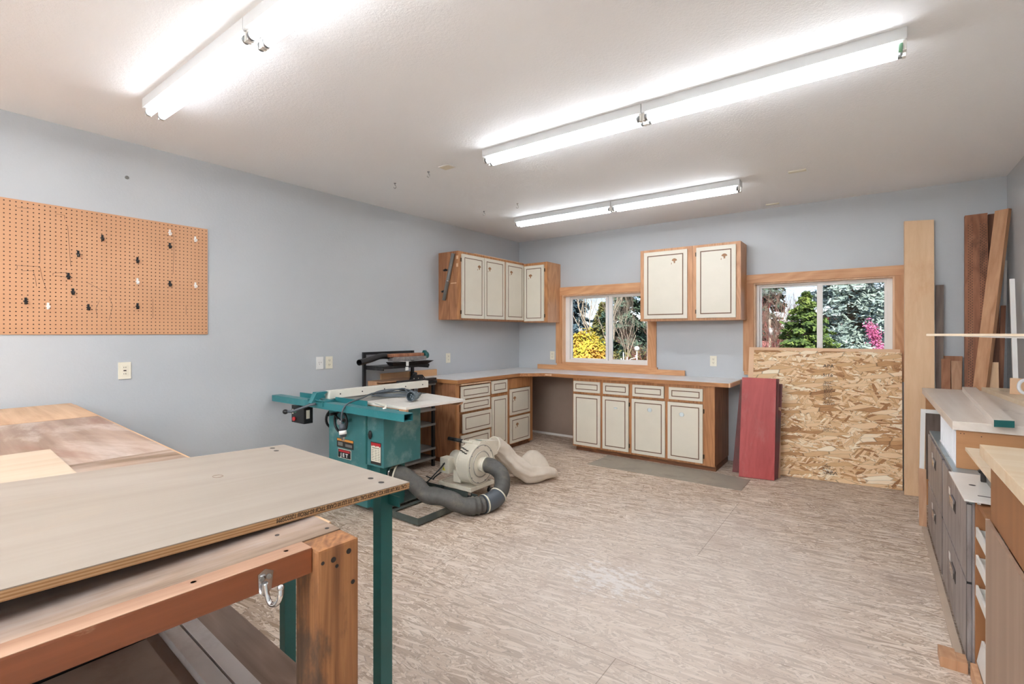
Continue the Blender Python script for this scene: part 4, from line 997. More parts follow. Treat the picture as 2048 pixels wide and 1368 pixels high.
# ================================================================ WORKBENCH (near left)
t = bench = thing('workbench', 'big worn wooden workbench with timber post legs running to the left wall', 'workbench', (3.225, -5.128, 0), rot=(0, 0, math.radians(-3.0)))
def bl(name, mat, fn, par=None, **k):
    b = MB(); fn(b); return b.build(name, mat, par or t, **k)
ZB_ = .965
bl('top_board', M_benchl, lambda b: b.hexa([(-3.19, 0, ZB_ + .001), (-2.44, 0, ZB_ + .001), (-2.44, -1.5, ZB_ + .001), (-3.10, -1.5, ZB_ + .001)][::-1], [(-3.19, 0, .93), (-2.44, 0, .93), (-2.44, -1.5, .93), (-3.10, -1.5, .93)][::-1]))
tb = bl('top_board', M_bench, lambda b: b.box(-2.439, -1.24, -1.5, 0, .93, ZB_, .001))
tb2 = bl('top_board', M_benchy, lambda b: b.box(-1.239, -.047, -1.5, 0, .93, ZB_, .001))
bl('edge_strip', M_benchl, lambda b: b.box(-3.1, -.10, 0.0005, .008, .93, ZB_ - .001))
bl('front_trim', M_trimw, lambda b: b.box(-.046, 0, -1.5, -.0925, .913, ZB_, .004))
bl('lit_worn_edge', wood('lit_pale_edge', 'b8957c', '8f6a52', 'y', fine=30, rings=3, contrast=.7, stain=('8c4f2f', 6, .6, .52)), lambda b: b.box(-.045, -.001, -1.5, -.093, ZB_ - .0005, ZB_ + .0006))  # pale strip paints light on the trim's top edge, with worn patches
def holes(b):
    for x, y in ((-.12, -.11), (-.30, -.08), (-.026, -.135), (-.03, -.30), (-.07, -.02), (-.42, -.38)): b.cyl((x, y, ZB_ - .001), (x, y, ZB_ + .0006), .0048, 10)
bl('screw_hole', M_dark, holes, tb2)
pst = bl('post', M_post, lambda b: b.box(-.073, .022, -.0915, 0.002, 0, .962, .006))
def knots(b):
    for y, z, r in ((-.058, .934, .006), (-.022, .940, .006), (-.082, .935, .004), (-.05, .918, .004), (-.012, .87, .005), (-.086, .60, .004)): b.cyl((.0215, y, z), (.0226, y, z), r, 9)
bl('bolt_hole', M_dark, knots, pst)
bl('post', M_post, lambda b: b.box(-3.10, -3.01, -.0925, -.002, 0, .929, .005)); bl('post', M_post, lambda b: b.box(-.09, -.002, -1.5, -1.41, 0, .912, .005)); bl('post', M_post, lambda b: b.box(-3.08, -2.99, -1.5, -1.41, 0, .929, .005)); bl('post', M_post, lambda b: b.box(-1.7, -1.61, -.0925, -.002, 0, .929, .005))
bl('lower_shelf', M_shelfw, lambda b: (b.box(-3.0, -.075, -.20, .035, .49, .52, .001), b.box(-3.0, -.075, -1.46, -.202, .49, .515)))
bl('shelf_bearer', M_post, lambda b: (b.box(-2.98, -.10, -.12, -.04, .42, .49), b.box(-2.98, -.10, -1.45, -1.37, .42, .49)))
# coat hook on the trim
t = thing('coat_hook', 'small chrome coat hook screwed to the reddish front trim of the bench', 'hook', (3.216, -5.316, .93))
b = sub('', t); b.hexa([(3.216, -5.330, .950), (3.216, -5.316, .957), (3.216, -5.300, .948), (3.216, -5.304, .915), (3.216, -5.316, .902), (3.216, -5.328, .915)], [(3.210, -5.330, .950), (3.210, -5.316, .957), (3.210, -5.300, .948), (3.210, -5.304, .915), (3.210, -5.316, .902), (3.210, -5.328, .915)]); bp_ = b.build('backplate', M_chrome, t)
b = sub('', t); b.tube(smooth([Vector(p) for p in [(3.217, -5.316, .93), (3.222, -5.315, .905), (3.232, -5.313, .893), (3.246, -5.309, .897), (3.253, -5.306, .912), (3.251, -5.304, .925)]], 5), .0048, 10); b.sphere((3.250, -5.304, .926), .0065); b.build('prong', M_chrome, t)
b = sub('', t)
for y in (-5.323, -5.309): b.cyl((3.215, y, .940), (3.2182, y, .940), .0045, 10)
b.build('screw', M_greym, bp_)
# boards on the bench and on its lower shelf
b = MB((2.2, -5.8, .966)); b.hexa([(1.655, -5.345, .973), (2.62, -5.395, .973), (2.56, -6.42, .973), (1.60, -6.37, .973)][::-1], [(1.655, -5.345, .9665), (2.62, -5.395, .9665), (2.56, -6.42, .9665), (1.60, -6.37, .9665)][::-1])
b.build('plywood_sheet', wood('small_pale_ply', 'bba994', 'a6917a', 'y', fine=20, rings=1.4, contrast=.45, offs=5, stain=('a98560', 6, .3, .66)), None, 'thin pale plywood sheet lying flat on the worn bench, left of the big one', 'plywood sheet')
for y0, y1, lab in ((-5.262, -5.222, 'pale mauve painted strip lying on the lower bench shelf, nearer the grey sheet'), (-5.216, -5.176, 'pale mauve painted strip lying on the lower bench shelf, nearer the shelf edge')):
    b = MB((2.3, (y0 + y1) / 2, .5205)); dy = .06
    b.hexa([(1.5, y0 + dy, .546), (3.08, y0 - .02, .546), (3.08, y1 - .02, .546), (1.5, y1 + dy, .546)], [(1.5, y0 + dy, .5205), (3.08, y0 - .02, .5205), (3.08, y1 - .02, .5205), (1.5, y1 + dy, .5205)])
    b.build('painted_strip', M_stripw, None, lab, 'wood strip', 'painted strips on the lower bench shelf')
b = MB((2.1, -5.7, .5160)); b.hexa([(1.4, -5.22, .528), (2.43, -5.28, .528), (2.43, -6.40, .528), (1.4, -6.35, .528)], [(1.4, -5.22, .5165), (2.43, -5.28, .5165), (2.43, -6.40, .5165), (1.4, -6.35, .5165)])
b.build('hardboard_sheet', M_mauve, None, 'grey mauve sheet on the lower bench shelf, left of the black channel', 'sheet')
b = MB((2.8, -5.7, .5160)); b.hexa([(2.47, -5.285, .528), (3.06, -5.31, .528), (3.06, -6.42, .528), (2.47, -6.40, .528)], [(2.47, -5.285, .5165), (3.06, -5.31, .5165), (3.06, -6.42, .5165), (2.47, -6.40, .5165)])
b.build('hardboard_sheet', plain('brown_mauve_sheet', '9f8a7d', .4, var=.1, scale=3, dirt=('6d5345', 4, .5)), None, 'brown mauve sheet on the lower bench shelf, right of the black channel', 'sheet')
b = MB((2.45, -5.8, .5165)); b.box(2.435, 2.465, -6.4, -5.285, .5165, .522); b.box(2.435, 2.440, -6.4, -5.285, .522, .548); b.box(2.460, 2.465, -6.4, -5.285, .522, .548)
b.build('black_channel', M_black, None, 'black double-walled channel strip lying along the lower bench shelf', 'metal channel')

# ================================================================ PLYWOOD OUTFEED TABLE
P1 = Vector((3.048, -4.803, .968)); P0 = Vector((2.386, -4.83, .995)); UU = Vector((-.043, .997, -.059)).normalized()
XX = (P1 - P0); XX = (XX - UU * XX.dot(UU)); Wd = XX.length; XX.normalize(); NN = XX.cross(UU).normalized()
Rm = Matrix((XX, UU, NN)).transposed()
t = ply = thing('outfeed_table', 'large pale plywood table top on thin teal legs overlapping the workbench', 'table', (2.7, -4.85, 0))
b = MB(); b.box(-Wd, 0, -1.75, 0, -.0195, -.0022); core = b.build('plywood_core', M_plyedge, t, loc=P1 - Vector(t.location), rot=Rm.to_euler())
b = MB(); b.box(-Wd, 0, -1.75, 0, -.0021, 0); b.build('face_veneer', M_plyl, core)
b = MB()
for x, y in ((-.632, -.062), (-.588, -.073), (-.105, -.058), (-.052, -.063)): b.cyl((x, y, -.001), (x, y, .0005), .0085, 18)
b.build('bolt_recess', M_dark, core)
b = MB(); b.ring((-.40, -.355, .0002), (0, 0, 1), .013, .0007, 26, 4); b.build('knot_patch_ring', M_groove, core)
tx = text_obj('edge_stamp', 'CAL 75K UV BBV KD LACEY CAL 76K 1/1 LU VI CARB TPC# 60-PRO# 12022SPM', .0165, M_dark, core, (.0002, -.012, -.004), Matrix(((0, 0, 1), (-1, 0, 0), (0, -1, 0))).to_euler(), extrude=.0003)
wt_ = max(v.co.x for v in tx.data.vertices); tx.scale = (.40 / wt_, .95, 1)
for x, lab in ((2.99, None), (2.452, None)):
    b = sub('', t); y = -4.862; zt = .966
    b.box(x - .036, x, y, y + .004, 0, zt - (.0 if x > 2.8 else -.012)); b.box(x - .004, x, y + .004, y + .042, 0, zt - (.0 if x > 2.8 else -.012)); lg = b.build('leg', M_teald, t)
    b = sub('', t); b.box(x - .040, x + .004, y - .003, y + .046, 0, .006); b.build('foot_pad', M_black, lg)
b = sub('', t); b.hexa([(2.42, -4.858, .955), (3.035, -4.833, .928), (3.035, -4.833, .898), (2.42, -4.858, .925)], [(2.42, -4.854, .955), (3.035, -4.829, .928), (3.035, -4.829, .898), (2.42, -4.854, .925)]); b.build('cross_rail', M_teald, t)

# ================================================================ RIGHT-HAND SIDE
# two wide filing cabinets
def file_cab(y1, lab):
    t = thing('filing_cabinet', lab, 'filing cabinet', (4.7, y1 - .455, 0), 'wide steel filing cabinets on the right')
    y0 = y1 - .905
    b = sub('', t); b.box(4.492, 4.95, y0, y1, 0, .694, .002); b.build('body', M_file, t)
    b = sub('', t); b.box(4.484, 4.955, y0 - .001, y1 + .001, .694, .712, .003); b.build('top_panel', M_filetop, t)
    for z0, z1 in ((.028, .352), (.362, .688)):
        b = sub('', t); b.box(4.476, 4.4915, y0 + .008, y1 - .008, z0, z1, .003); d = b.build('drawer', M_file, t)
        ym = y0 + .42
        b = sub('', t); b.box(4.4745, 4.4765, ym - .065, ym + .065, z1 - .145, z1 - .085); b.build('recess', M_dark, d)
        b = sub('', t); b.box(4.465, 4.475, ym - .06, ym + .06, z1 - .10, z1 - .086, .002); b.box(4.465, 4.469, ym - .06, ym + .06, z1 - .125, z1 - .10, .001); b.build('handle', M_chrome, d)
        b = sub('', t); b.box(4.4745, 4.4765, ym + .14, ym + .19, z1 - .11, z1 - .075); b.build('label_holder', M_tray, d)
    b = sub('', t); b.box(4.475, 4.4915, y0 + .012, y0 + .02, .03, .69); b.build('dark_gap', M_black, t)
    return t
fc1 = file_cab(-1.182, 'smeared grey steel filing cabinet farther from the camera, under the desk top')
fc2 = file_cab(-2.092, 'smeared grey steel filing cabinet nearer the camera, beside the open tray cabinet')
b = MB((4.455, -2.05, 0)); b.box(4.442, 4.472, -2.96, -1.19, .0003, .014, .002); b.build('floor_batten', plain('dusty_batten', 'b3a08d', .7), None, 'thin wooden batten on the floor along the front of the filing cabinets', 'wood strip')
b = MB((4.43, -2.93, 0)); b.box(4.385, 4.44, -3.05, -2.95, .0003, .045, .002); b.box(4.44, 4.473, -3.05, -2.975, .0003, .045, .002); b.build('wood_block', M_offcut, None, 'small wood block lying on the floor at the corner of the tray cabinet', 'wood block')
# desk over the filing cabinets
t = thing('desk_top_unit', 'whitewashed desk top with birch end panel standing over the filing cabinets', 'desk', (4.77, -1.4, .712))
b = sub('', t); b.box(4.487, 5.060, -2.405, -.475, .912, .957, .003); b.build('desk_top', M_cabtop, t)
b = sub('', t); b.box(4.506, 5.058, -2.378, -2.358, .7125, .9115, .001); ep = b.build('end_panel', M_panel, t)
b = sub('', t)
for x, z in ((4.522, .893), (4.535, .893), (4.60, .885)): b.cyl((x, -2.3785, z), (x, -2.3775, z), .0025, 6)
b.build('nail_head', M_dark, ep)
b = sub('', t); b.box(4.506, 5.058, -.535, -.515, 0, .9115, .001); b.build('end_panel', M_panel, t)
b = sub('', t); b.box(4.985, 5.058, -2.357, -.536, .72, .9115); b.build('back_panel', M_greyb, t)
t = thing('louvre_panel', 'white ribbed plastic panel upright on the filing cabinets under the desk top', 'plastic panel', (4.52, -1.98, .7125))
b = sub('', t); b.box(4.512, 4.517, -2.352, -1.60, .7125, .905); b.build('sheet', M_grid, t)
b = sub('', t)
for k in range(16): b.box(4.508, 4.512, -2.345 + k * .0485, -2.337 + k * .0485, .715, .903)
b.box(4.506, 4.512, -2.352, -1.60, .895, .905); b.box(4.506, 4.512, -2.352, -1.60, .7125, .722); b.build('rib', M_grid, t)
t = thing('wooden_screen', 'upright white wooden screen frame standing at the far end of the filing cabinets', 'frame', (4.6, -.93, 0))
b = sub('', t); b.hexa([(4.437, -.93, 0), (4.465, -.93, 0), (4.48, -.93, .832), (4.452, -.93, .832)], [(4.437, -.91, 0), (4.465, -.91, 0), (4.48, -.91, .832), (4.452, -.91, .832)]); b.build('stile', M_white, t)
b = sub('', t); b.box(4.90, 4.93, -.93, -.91, 0, .832); b.build('stile', M_white, t)
b = sub('', t); b.box(4.4805, 4.8995, -.93, -.91, .804, .832); b.build('rail', M_white, t)
b = sub('', t); b.box(4.4805, 4.8995, -.918, -.912, .30, .804); b.build('backing', M_greyb, t)
b = MB((4.46, -1.13, 0)); b.slab((4.43, -1.135, 0.0005), (4.473, -1.135, 0.0005), (4.475, -1.05, .40), (4.43, -1.05, .405), .018); b.build('offcut_board', M_offcut, None, 'short tan board standing on the floor before the white frame', 'board')
# boards on the desk
t = thing('board', 'long whitewashed board with dark teal end lying along the desk top', 'board', (4.7, -1.5, .9575))
b = sub('', t); b.hexa([(4.628, -2.50, .992), (4.702, -2.48, .992), (4.80, -.60, .992), (4.72, -.61, .992)], [(4.628, -2.50, .9575), (4.702, -2.48, .9575), (4.80, -.60, .9575), (4.72, -.61, .9575)]); bb = b.build('plank', M_cabtop, t)
b = sub('', t); b.hexa([(4.628, -2.5015, .991), (4.702, -2.4815, .991), (4.702, -2.4815, .958), (4.628, -2.5015, .958)], [(4.628, -2.5002, .991), (4.702, -2.4802, .991), (4.702, -2.4802, .958), (4.628, -2.5002, .958)]); b.build('painted_end', M_teald, t)
t = thing('board', 'wide pale board with small round screw marks lying on the desk near the wall', 'board', (4.95, -1.2, .9575))
b = sub('', t); b.hexa([(4.845, -.50, .988), (5.058, -.50, .988), (5.058, -2.3, .988), (4.955, -2.3, .988)], [(4.845, -.50, .9575), (5.058, -.50, .9575), (5.058, -2.3, .9575), (4.955, -2.3, .9575)]); b.build('plank', M_cabtop2, t)
b = sub('', t)
for cx_, cy_ in ((4.93, -.75), (4.96, -1.35)):
    for k in range(4):
        a = k * 1.57; b.cyl((cx_ + .014 * math.cos(a), cy_ + .02 * math.sin(a), .988), (cx_ + .014 * math.cos(a), cy_ + .02 * math.sin(a), .9888), .004, 8)
b.build('screw_mark', M_greym, t)
b = MB((4.98, -.95, .9885)); b.box(4.925, 5.055, -1.0, -.98, .9885, 1.10, .002); b.build('offcut_board', M_tan, None, 'tan block standing on the desk board behind the white jug', 'wood block')
t = thing('plastic_jug', 'white plastic jug with looped handle on the desk at the right edge', 'jug', (5.01, -1.2, .9885))
b = sub('', t); b.box(4.985, 5.05, -1.28, -1.12, .9885, 1.11, .015); b.build('jug_body', M_grid, t)
b = sub('', t); b.tube(smooth([Vector(p) for p in [(4.988, -1.2, 1.105), (4.955, -1.2, 1.102), (4.936, -1.2, 1.08), (4.934, -1.2, 1.045), (4.95, -1.2, 1.02), (4.988, -1.2, 1.01)]], 5), .010, 10); b.build('jug_handle', M_grid, t)
# white sheet, grey box and shelf board over the nearer cabinets
t = thing('steel_shelf_sheet', 'white metal sheet with two dark holes lying on the near filing cabinet', 'metal sheet', (4.6, -2.8, .7125))
b = sub('', t); b.box(4.458, 4.86, -3.075, -2.565, .722, .729, .001); b.box(4.60, 4.61, -3.06, -2.58, .7125, .722); b.box(4.50, 4.51, -3.06, -2.58, .7125, .722); b.build('sheet', M_tray, t)
b = sub('', t); b.cyl((4.515, -2.80, .7285), (4.515, -2.80, .7296), .012, 12); b.box(4.51, 4.55, -2.985, -2.975, .7285, .7296); b.build('hole', M_dark, t)
t = thing('steel_box', 'low grey steel box with dark catches under the pale shelf board', 'metal box', (4.7, -3.0, .7295))
b = sub('', t); b.box(4.572, 4.9, -3.30, -2.70, .7295, .86, .002); sbx = b.build('box_body', M_greym, t)
b = sub('', t); b.box(4.555, 4.571, -2.715, -2.695, .73, .86); b.cyl((4.553, -2.72, .845), (4.553, -2.69, .845), .007, 8); b.cyl((4.553, -2.72, .775), (4.553, -2.69, .775), .007, 8); b.build('catch', M_dark, sbx)
b = MB((4.65, -3.0, .8605)); b.box(4.505, 4.92, -3.325, -2.68, .8605, .876, .002); b.build('shelf_board', M_cabtop2, None, 'pale board lying level between the birch end panel and the near desk', 'board')
# open cabinet with pull-out trays
t = thing('tray_cabinet', 'open tan cabinet with white pull-out trays beside the near filing cabinet', 'cabinet', (4.75, -3.4, 0))
b = sub('', t); b.box(4.498, 4.98, -3.022, -3.004, 0, .7115, .001); b.build('side_panel', M_panel2, t)
b = sub('', t); b.box(4.498, 4.98, -4.02, -4.002, 0, .7115); b.build('side_panel', M_panel2, t)
b = sub('', t); b.box(4.962, 4.98, -4.001, -3.023, 0, .7115); b.build('back_panel', M_panel2, t)
b = sub('', t); b.box(4.505, 4.96, -3.332, -3.023, .693, .7115); b.box(4.505, 4.96, -4.0, -3.333, .62, .64); b.build('top_panel', M_panel2, t)
b = sub('', t); b.box(4.478, 4.498, -4.0, -3.06, 0, .06); b.box(4.499, 4.96, -4.0, -3.023, .0, .05); b.build('base_board', M_offcut, t)
for z in (.60, .485, .36):
    b = sub('', t); b.box(4.506, 4.94, -3.99, -3.03, z - .03, z - .022); b.box(4.498, 4.506, -3.99, -3.028, z - .03, z + .012, .002); b.box(4.55, 4.556, -3.99, -3.04, z - .022, z + .02); b.box(4.506, 4.94, -3.032, -3.028, z - .022, z + .0); b.build('tray', M_tray, t)
b = sub('', t); b.hexa([(4.500, -3.99, .06), (4.500, -3.035, .06), (4.515, -3.035, .15), (4.515, -3.99, .15)], [(4.508, -3.99, .06), (4.508, -3.035, .06), (4.523, -3.035, .15), (4.523, -3.99, .15)]); b.box(4.523, 4.94, -3.99, -3.035, .06, .07); b.box(4.56, 4.566, -3.99, -3.035, .07, .165); b.build('tray', M_tray, t)
# near desk
t = thing('desk', 'pale maple desk top with amber plywood front at the right edge of the picture', 'desk', (4.77, -3.9, 0))
b = sub('', t); b.box(4.474, 5.060, -4.75, -3.305, .958, 1.0, .003); b.build('desk_top', M_cabtop2, t)
b = sub('', t); b.box(4.5, 4.518, -4.70, -3.335, .735, .9575, .001); b.box(4.519, 5.058, -3.353, -3.335, .735, .9575); b.build('fascia', M_panel2, t)
b = sub('', t); b.box(5.03, 5.058, -4.70, -3.36, 0, .9575); b.build('back_panel', M_panel2, t)
b = sub('', t); b.box(4.986, 5.028, -4.05, -3.36, 0, .9575); b.build('leg_panel', M_panel2, t)
b = sub('', t); b.box(4.486, 4.4975, -4.70, -3.338, 0.061, .7349, .001); b.box(4.4985, 5.028, -4.70, -4.68, 0, .7345); b.build('front_panel', wood('grey_tan_ply_panel', 'a08571', '836b5a', 'z', fine=18, rings=1.5, contrast=.45, stain=('6b5546', 2.4, .3, .58), ringamt=.25), t)
b = sub('', t); b.box(4.4865, 4.4975, -3.3375, -3.333, .061, .7349); b.build('edge_strip', M_tray, t)
# board at eye height from the right wall
t = thing('wall_shelf', 'thin board fixed to the right wall at eye height, seen edge on', 'shelf', (4.8, -2.9, 1.39))
b = sub('', t); b.hexa([(4.344, -3.0, 1.409), (5.066, -3.05, 1.409), (5.066, -2.7, 1.409), (4.444, -2.84, 1.409)], [(4.344, -3.0, 1.399), (5.066, -3.05, 1.399), (5.066, -2.7, 1.399), (4.444, -2.84, 1.399)]); b.build('shelf_board', M_cabtop2, t)
b = sub('', t); b.hexa([(4.46, -2.995, 1.3985), (5.066, -3.035, 1.3985), (5.066, -2.95, 1.3985), (4.50, -2.95, 1.3985)], [(4.46, -2.995, 1.3965), (5.066, -3.035, 1.375), (5.066, -2.95, 1.375), (4.50, -2.95, 1.395)]); b.build('tapered_bearer', M_tray, t)
b = sub('', t); b.box(5.04, 5.066, -2.93, -2.72, 1.33, 1.3985, .002); b.build('wall_cleat', M_offcut, t)

# ================================================================ LEANING SHEETS AND BOARDS
def lean(name, lab, cat, mat, bl_, br_, tr_, tl_, th, group=None):
    c = (Vector(bl_) + Vector(br_)) / 2
    b = MB((c.x, c.y, 0)); b.gslab(bl_, br_, tr_, tl_, th)
    bmesh.ops.recalc_face_normals(b.bm, faces=b.bm.faces)
    mz = min(v.co.z for v in b.bm.verts)
    bmesh.ops.translate(b.bm, verts=b.bm.verts, vec=(0, 0, .0005 - mz))
    return b.build(name, mat, None, lab, cat, group)
lean('hardboard_sheet', 'smooth tan sheet leaning on the wall behind the strand board', 'sheet', M_tan, (3.075, -.24, 0), (4.36, -.145, 0), (4.36, -.032, 1.262), (3.085, -.032, 1.262), .006)
ob = lean('strand_board_sheet', 'large strand board sheet leaning under the right window', 'strand board', M_osb, (3.145, -.345, 0), (4.372, -.193, 0), (4.372, -.045, 1.232), (3.135, -.045, 1.232), .009)
A_ = Vector((3.145, -.345, 0)); Xd = (Vector((4.372, -.193, 0)) - A_).normalized(); Zd = (Vector((3.135, -.045, 1.232)) - A_); Zd = (Zd - Xd * Zd.dot(Xd)).normalized(); Nd = Xd.cross(Zd)
D_ = Vector((4.372, -.193, 0)); C_ = Vector((4.372, -.045, 1.232)); Bq = Vector((3.135, -.045, 1.232))
def osb_pt(u, v): return (A_.lerp(D_, u)).lerp(Bq.lerp(C_, u), v)
def stamp(txt, u, v, size, sx=1.0):
    Xd = (osb_pt(u + .05, v) - osb_pt(u - .05, v)).normalized(); Zd = (osb_pt(u, v + .03) - osb_pt(u, v - .03)); Zd = (Zd - Xd * Zd.dot(Xd)).normalized(); Nd = Xd.cross(Zd)
    p = osb_pt(u, v) + Nd * .0032 - Vector(ob.location)
    text_obj('stamp', txt, size, M_dark, ob, p, Matrix((Xd, Zd, Nd)).transposed().to_euler(), extrude=.0004, sx=sx)
stamp('APA', .505, .872, .045, 1.1); stamp('5/16', .503, .80, .044, 1.1); stamp('APA', .53, .055, .042, 1.2)
b = MB(ob.location); rr = random.Random(5)
for k in range(46):
    v = .76 - k * .0062 if k < 30 else (.40 - (k - 30) * .005 if k < 36 else .115 - (k - 36) * .007)
    u = .505 + rr.random() * .012; w = .045 + rr.random() * .045; x = 0
    while x < w:
        d_ = .004 + rr.random() * .014; e_ = 1 / 1.235; p = osb_pt(u + x * e_, v) + Nd * .003; q = osb_pt(u + (x + d_) * e_, v) + Nd * .003; h_ = Zd * (.0022 + rr.random() * .0016)
        b.hexa([p, q, q + h_, p + h_], [p - Nd * .003, q - Nd * .003, q + h_ - Nd * .003, p + h_ - Nd * .003]); x += d_ + .003 + rr.random() * .006
b.build('stamp_lines', M_dark, ob)
plk = lean('plywood_plank', 'tall pale plywood plank leaning beside the right window', 'plank', M_plyt, (4.382, -.335, 0), (4.585, -.278, 0), (4.597, -.035, 2.427), (4.391, -.035, 2.441), .018)
G = 'red painted boards leaning past the end of the worktop'
lean('red_board', 'front red painted board of the leaning stack by the worktop end', 'board', M_redb, (3.096, -.605, 0), (3.400, -.553, 0), (3.396, -.405, .962), (3.088, -.405, .960), .018, G)
lean('red_board', 'dark red board directly behind the front red one', 'board', M_redb2, (3.115, -.562, 0), (3.412, -.512, 0), (3.416, -.36, .958), (3.12, -.36, .958), .016, G)
lean('red_board', 'rearmost dark red board on the right of the leaning stack', 'board', M_redb2, (3.14, -.515, 0), (3.420, -.466, 0), (3.438, -.31, .905), (3.15, -.31, .905), .016, G)
lean('red_board', 'dark red board tilted out on the left of the leaning stack', 'board', M_redb2, (3.008, -.47, 0), (3.135, -.445, 0), (3.20, -.30, .90), (3.052, -.30, .93), .016, G)
lean('pale_board', 'narrow pale board at the right of the red boards', 'board', M_offcut, (3.30, -.448, 0), (3.434, -.42, 0), (3.430, -.352, .68), (3.30, -.352, .68), .012)
lean('treated_timber', 'wide brown treated timber with incised marks leaning in the right corner', 'timber', M_brown, (4.765, -.36, 0), (4.918, -.36, 0), (4.932, -.115, 2.42), (4.791, -.115, 2.417), .04)
b = MB(); me = [o for o in bpy.data.objects if o.name.startswith('treated_timber')][0]; o3 = Vector(me.location); b.o = o3
q0, q1, q2, q3 = Vector((4.765, -.36, .012)), Vector((4.918, -.36, .012)), Vector((4.932, -.115, 2.432)), Vector((4.791, -.115, 2.429))
nrm = (q1 - q0).cross(q3 - q0).normalized()
for col in (.16, .24, .32, .68, .76, .84, .92):
    for r_ in range(70):
        v = .30 + r_ * .0095 + (.0045 if int(col * 100) % 16 < 8 else 0); p = q0.lerp(q1, col).lerp(q3.lerp(q2, col), v) + nrm * .0012
        b.hexa([p + Vector((-.0018, 0, -.004)), p + Vector((.0018, 0, -.004)), p + Vector((.0018, .001, .004)), p + Vector((-.0018, .001, .004))], [p - nrm * .001 + Vector((-.0018, 0, -.004)), p - nrm * .001 + Vector((.0018, 0, -.004)), p - nrm * .001 + Vector((.0018, .001, .004)), p - nrm * .001 + Vector((-.0018, .001, .004))])
b.build('incision_marks', M_dark, me)
lean('brown_timber', 'dark brown timber behind the fir stud in the right corner', 'timber', M_brown2, (4.925, -.25, 0), (4.99, -.25, 0), (5.01, -.05, 2.42), (4.945, -.05, 2.42), .036)
# fir stud turned on its edge, leaning sideways
b = MB((4.75, -.46, 0)); tA, tB, tC = Vector((4.965, -.19, 2.42)), Vector((5.036, -.243, 2.42)), Vector((5.060, -.212, 2.42)); tD = tA + (tC - tB); off = Vector((-.245, -.20, -2.419))
b.hexa([tA, tB, tC, tD], [p + off for p in (tA, tB, tC, tD)]); b.build('fir_stud', M_stud, None, 'long pale fir stud leaning at a slant in the right corner', 'timber')
lean('weathered_board', 'narrow weathered grey board leaning beside the tall plywood plank', 'board', M_greyb, (4.60, -.20, 0), (4.64, -.20, 0), (4.663, -.04, 1.84), (4.608, -.04, 1.84), .016)
lean('offcut_board', 'short reddish offcut board leaning right of the weathered grey board', 'board', M_offcut2, (4.63, -.26, 0), (4.69, -.26, 0), (4.70, -.10, 1.185), (4.64, -.10, 1.185), .018)
lean('offcut_board', 'short brown offcut board at the back of the trio left of the treated timber', 'board', M_offcut2, (4.64, -.14, 0), (4.76, -.14, 0), (4.785, -.04, 1.21), (4.65, -.04, 1.21), .018)
lean('offcut_board', 'short tan offcut board next to the wide brown treated timber', 'board', M_offcut, (4.705, -.24, 0), (4.755, -.24, 0), (4.775, -.09, 1.17), (4.705, -.09, 1.17), .018)
lean('brown_lath', 'narrow brown lath leaning behind the fir stud', 'board', M_brown, (4.94, -.30, 0), (4.975, -.30, 0), (5.045, -.10, 1.64), (5.015, -.10, 1.64), .018)
lean('grey_lath', 'thin pale grey lath leaning near the right wall behind the fir stud', 'board', M_tray, (4.985, -.18, 0), (5.0, -.18, 0), (5.062, -.04, 2.02), (5.045, -.04, 2.02), .012)
lean('offcut_board', 'square-topped tan board standing in the right corner before the stud foot', 'board', M_plyt, (4.875, -.43, 0), (4.965, -.42, 0), (4.972, -.29, 1.175), (4.882, -.30, 1.175), .016)
b = MB((5.0, -.52, .9575)); b.hexa([(5.006, -.60, .9885), (5.034, -.60, .9885), (5.030, -.50, 1.83), (5.002, -.50, 1.83)], [(5.006, -.58, .9885), (5.034, -.58, .9885), (5.030, -.48, 1.83), (5.002, -.48, 1.83)]); b.build('white_batten', M_white, None, 'white painted batten standing on the desk against the right corner', 'batten')

# ================================================================ OUTSIDE
import numpy as np
b = MB(); b.box(-60, 60, .4, 120, -3.05, -2.9)
b.build('ground', plain('lawn', '7a7d55', .9, var=.3, scale=2, dirt=('8d7a5a', .6, .6)), kind='structure')
rng = np.random.default_rng(11)
def leaf_mat(name, stops, sc=1.6):
    t = NT(name); f = t.noise(t.coord(), sc, 5, .75)
    return t.done(t.ramp(f, [(p, lin(c)) for p, c in stops]), .75)
def leaves(name, C, Nn, size, mat, parent, stretch=1.0):
    n = len(C); R = rng.normal(size=(n, 3)); Nn = Nn + rng.normal(size=(n, 3)) * .45
    Nn /= np.linalg.norm(Nn, axis=1)[:, None]; U = np.cross(Nn, R); U /= np.linalg.norm(U, axis=1)[:, None] + 1e-9; V = np.cross(Nn, U)
    sz = (size * (.6 + .8 * rng.random(n)))[:, None]
    Q = np.stack([C - U * sz * stretch - V * sz * .5, C + U * sz * stretch - V * sz * .5, C + U * sz * stretch + V * sz * .5, C - U * sz * stretch + V * sz * .5], 1).reshape(-1, 3)
    me = bpy.data.meshes.new(name); me.vertices.add(4 * n); me.vertices.foreach_set('co', Q.astype(np.float32).ravel())
    me.loops.add(4 * n); me.loops.foreach_set('vertex_index', np.arange(4 * n, dtype=np.int32))
    me.polygons.add(n); me.polygons.foreach_set('loop_start', np.arange(0, 4 * n, 4, dtype=np.int32)); me.polygons.foreach_set('loop_total', np.full(n, 4, dtype=np.int32))
    me.update(calc_edges=True); me.materials.append(mat)
    o = bpy.data.objects.new(name, me); COL.objects.link(o); o.parent = parent; return o
GZ = -2.9
M_bark = plain('bark', '6b5646', .9); M_birch = plain('pale_bark', 'b5a48f', .8); M_twig = plain('brown_twig', '8b6f60', .9); M_redtwig = plain('red_twig', 'a05850', .9)
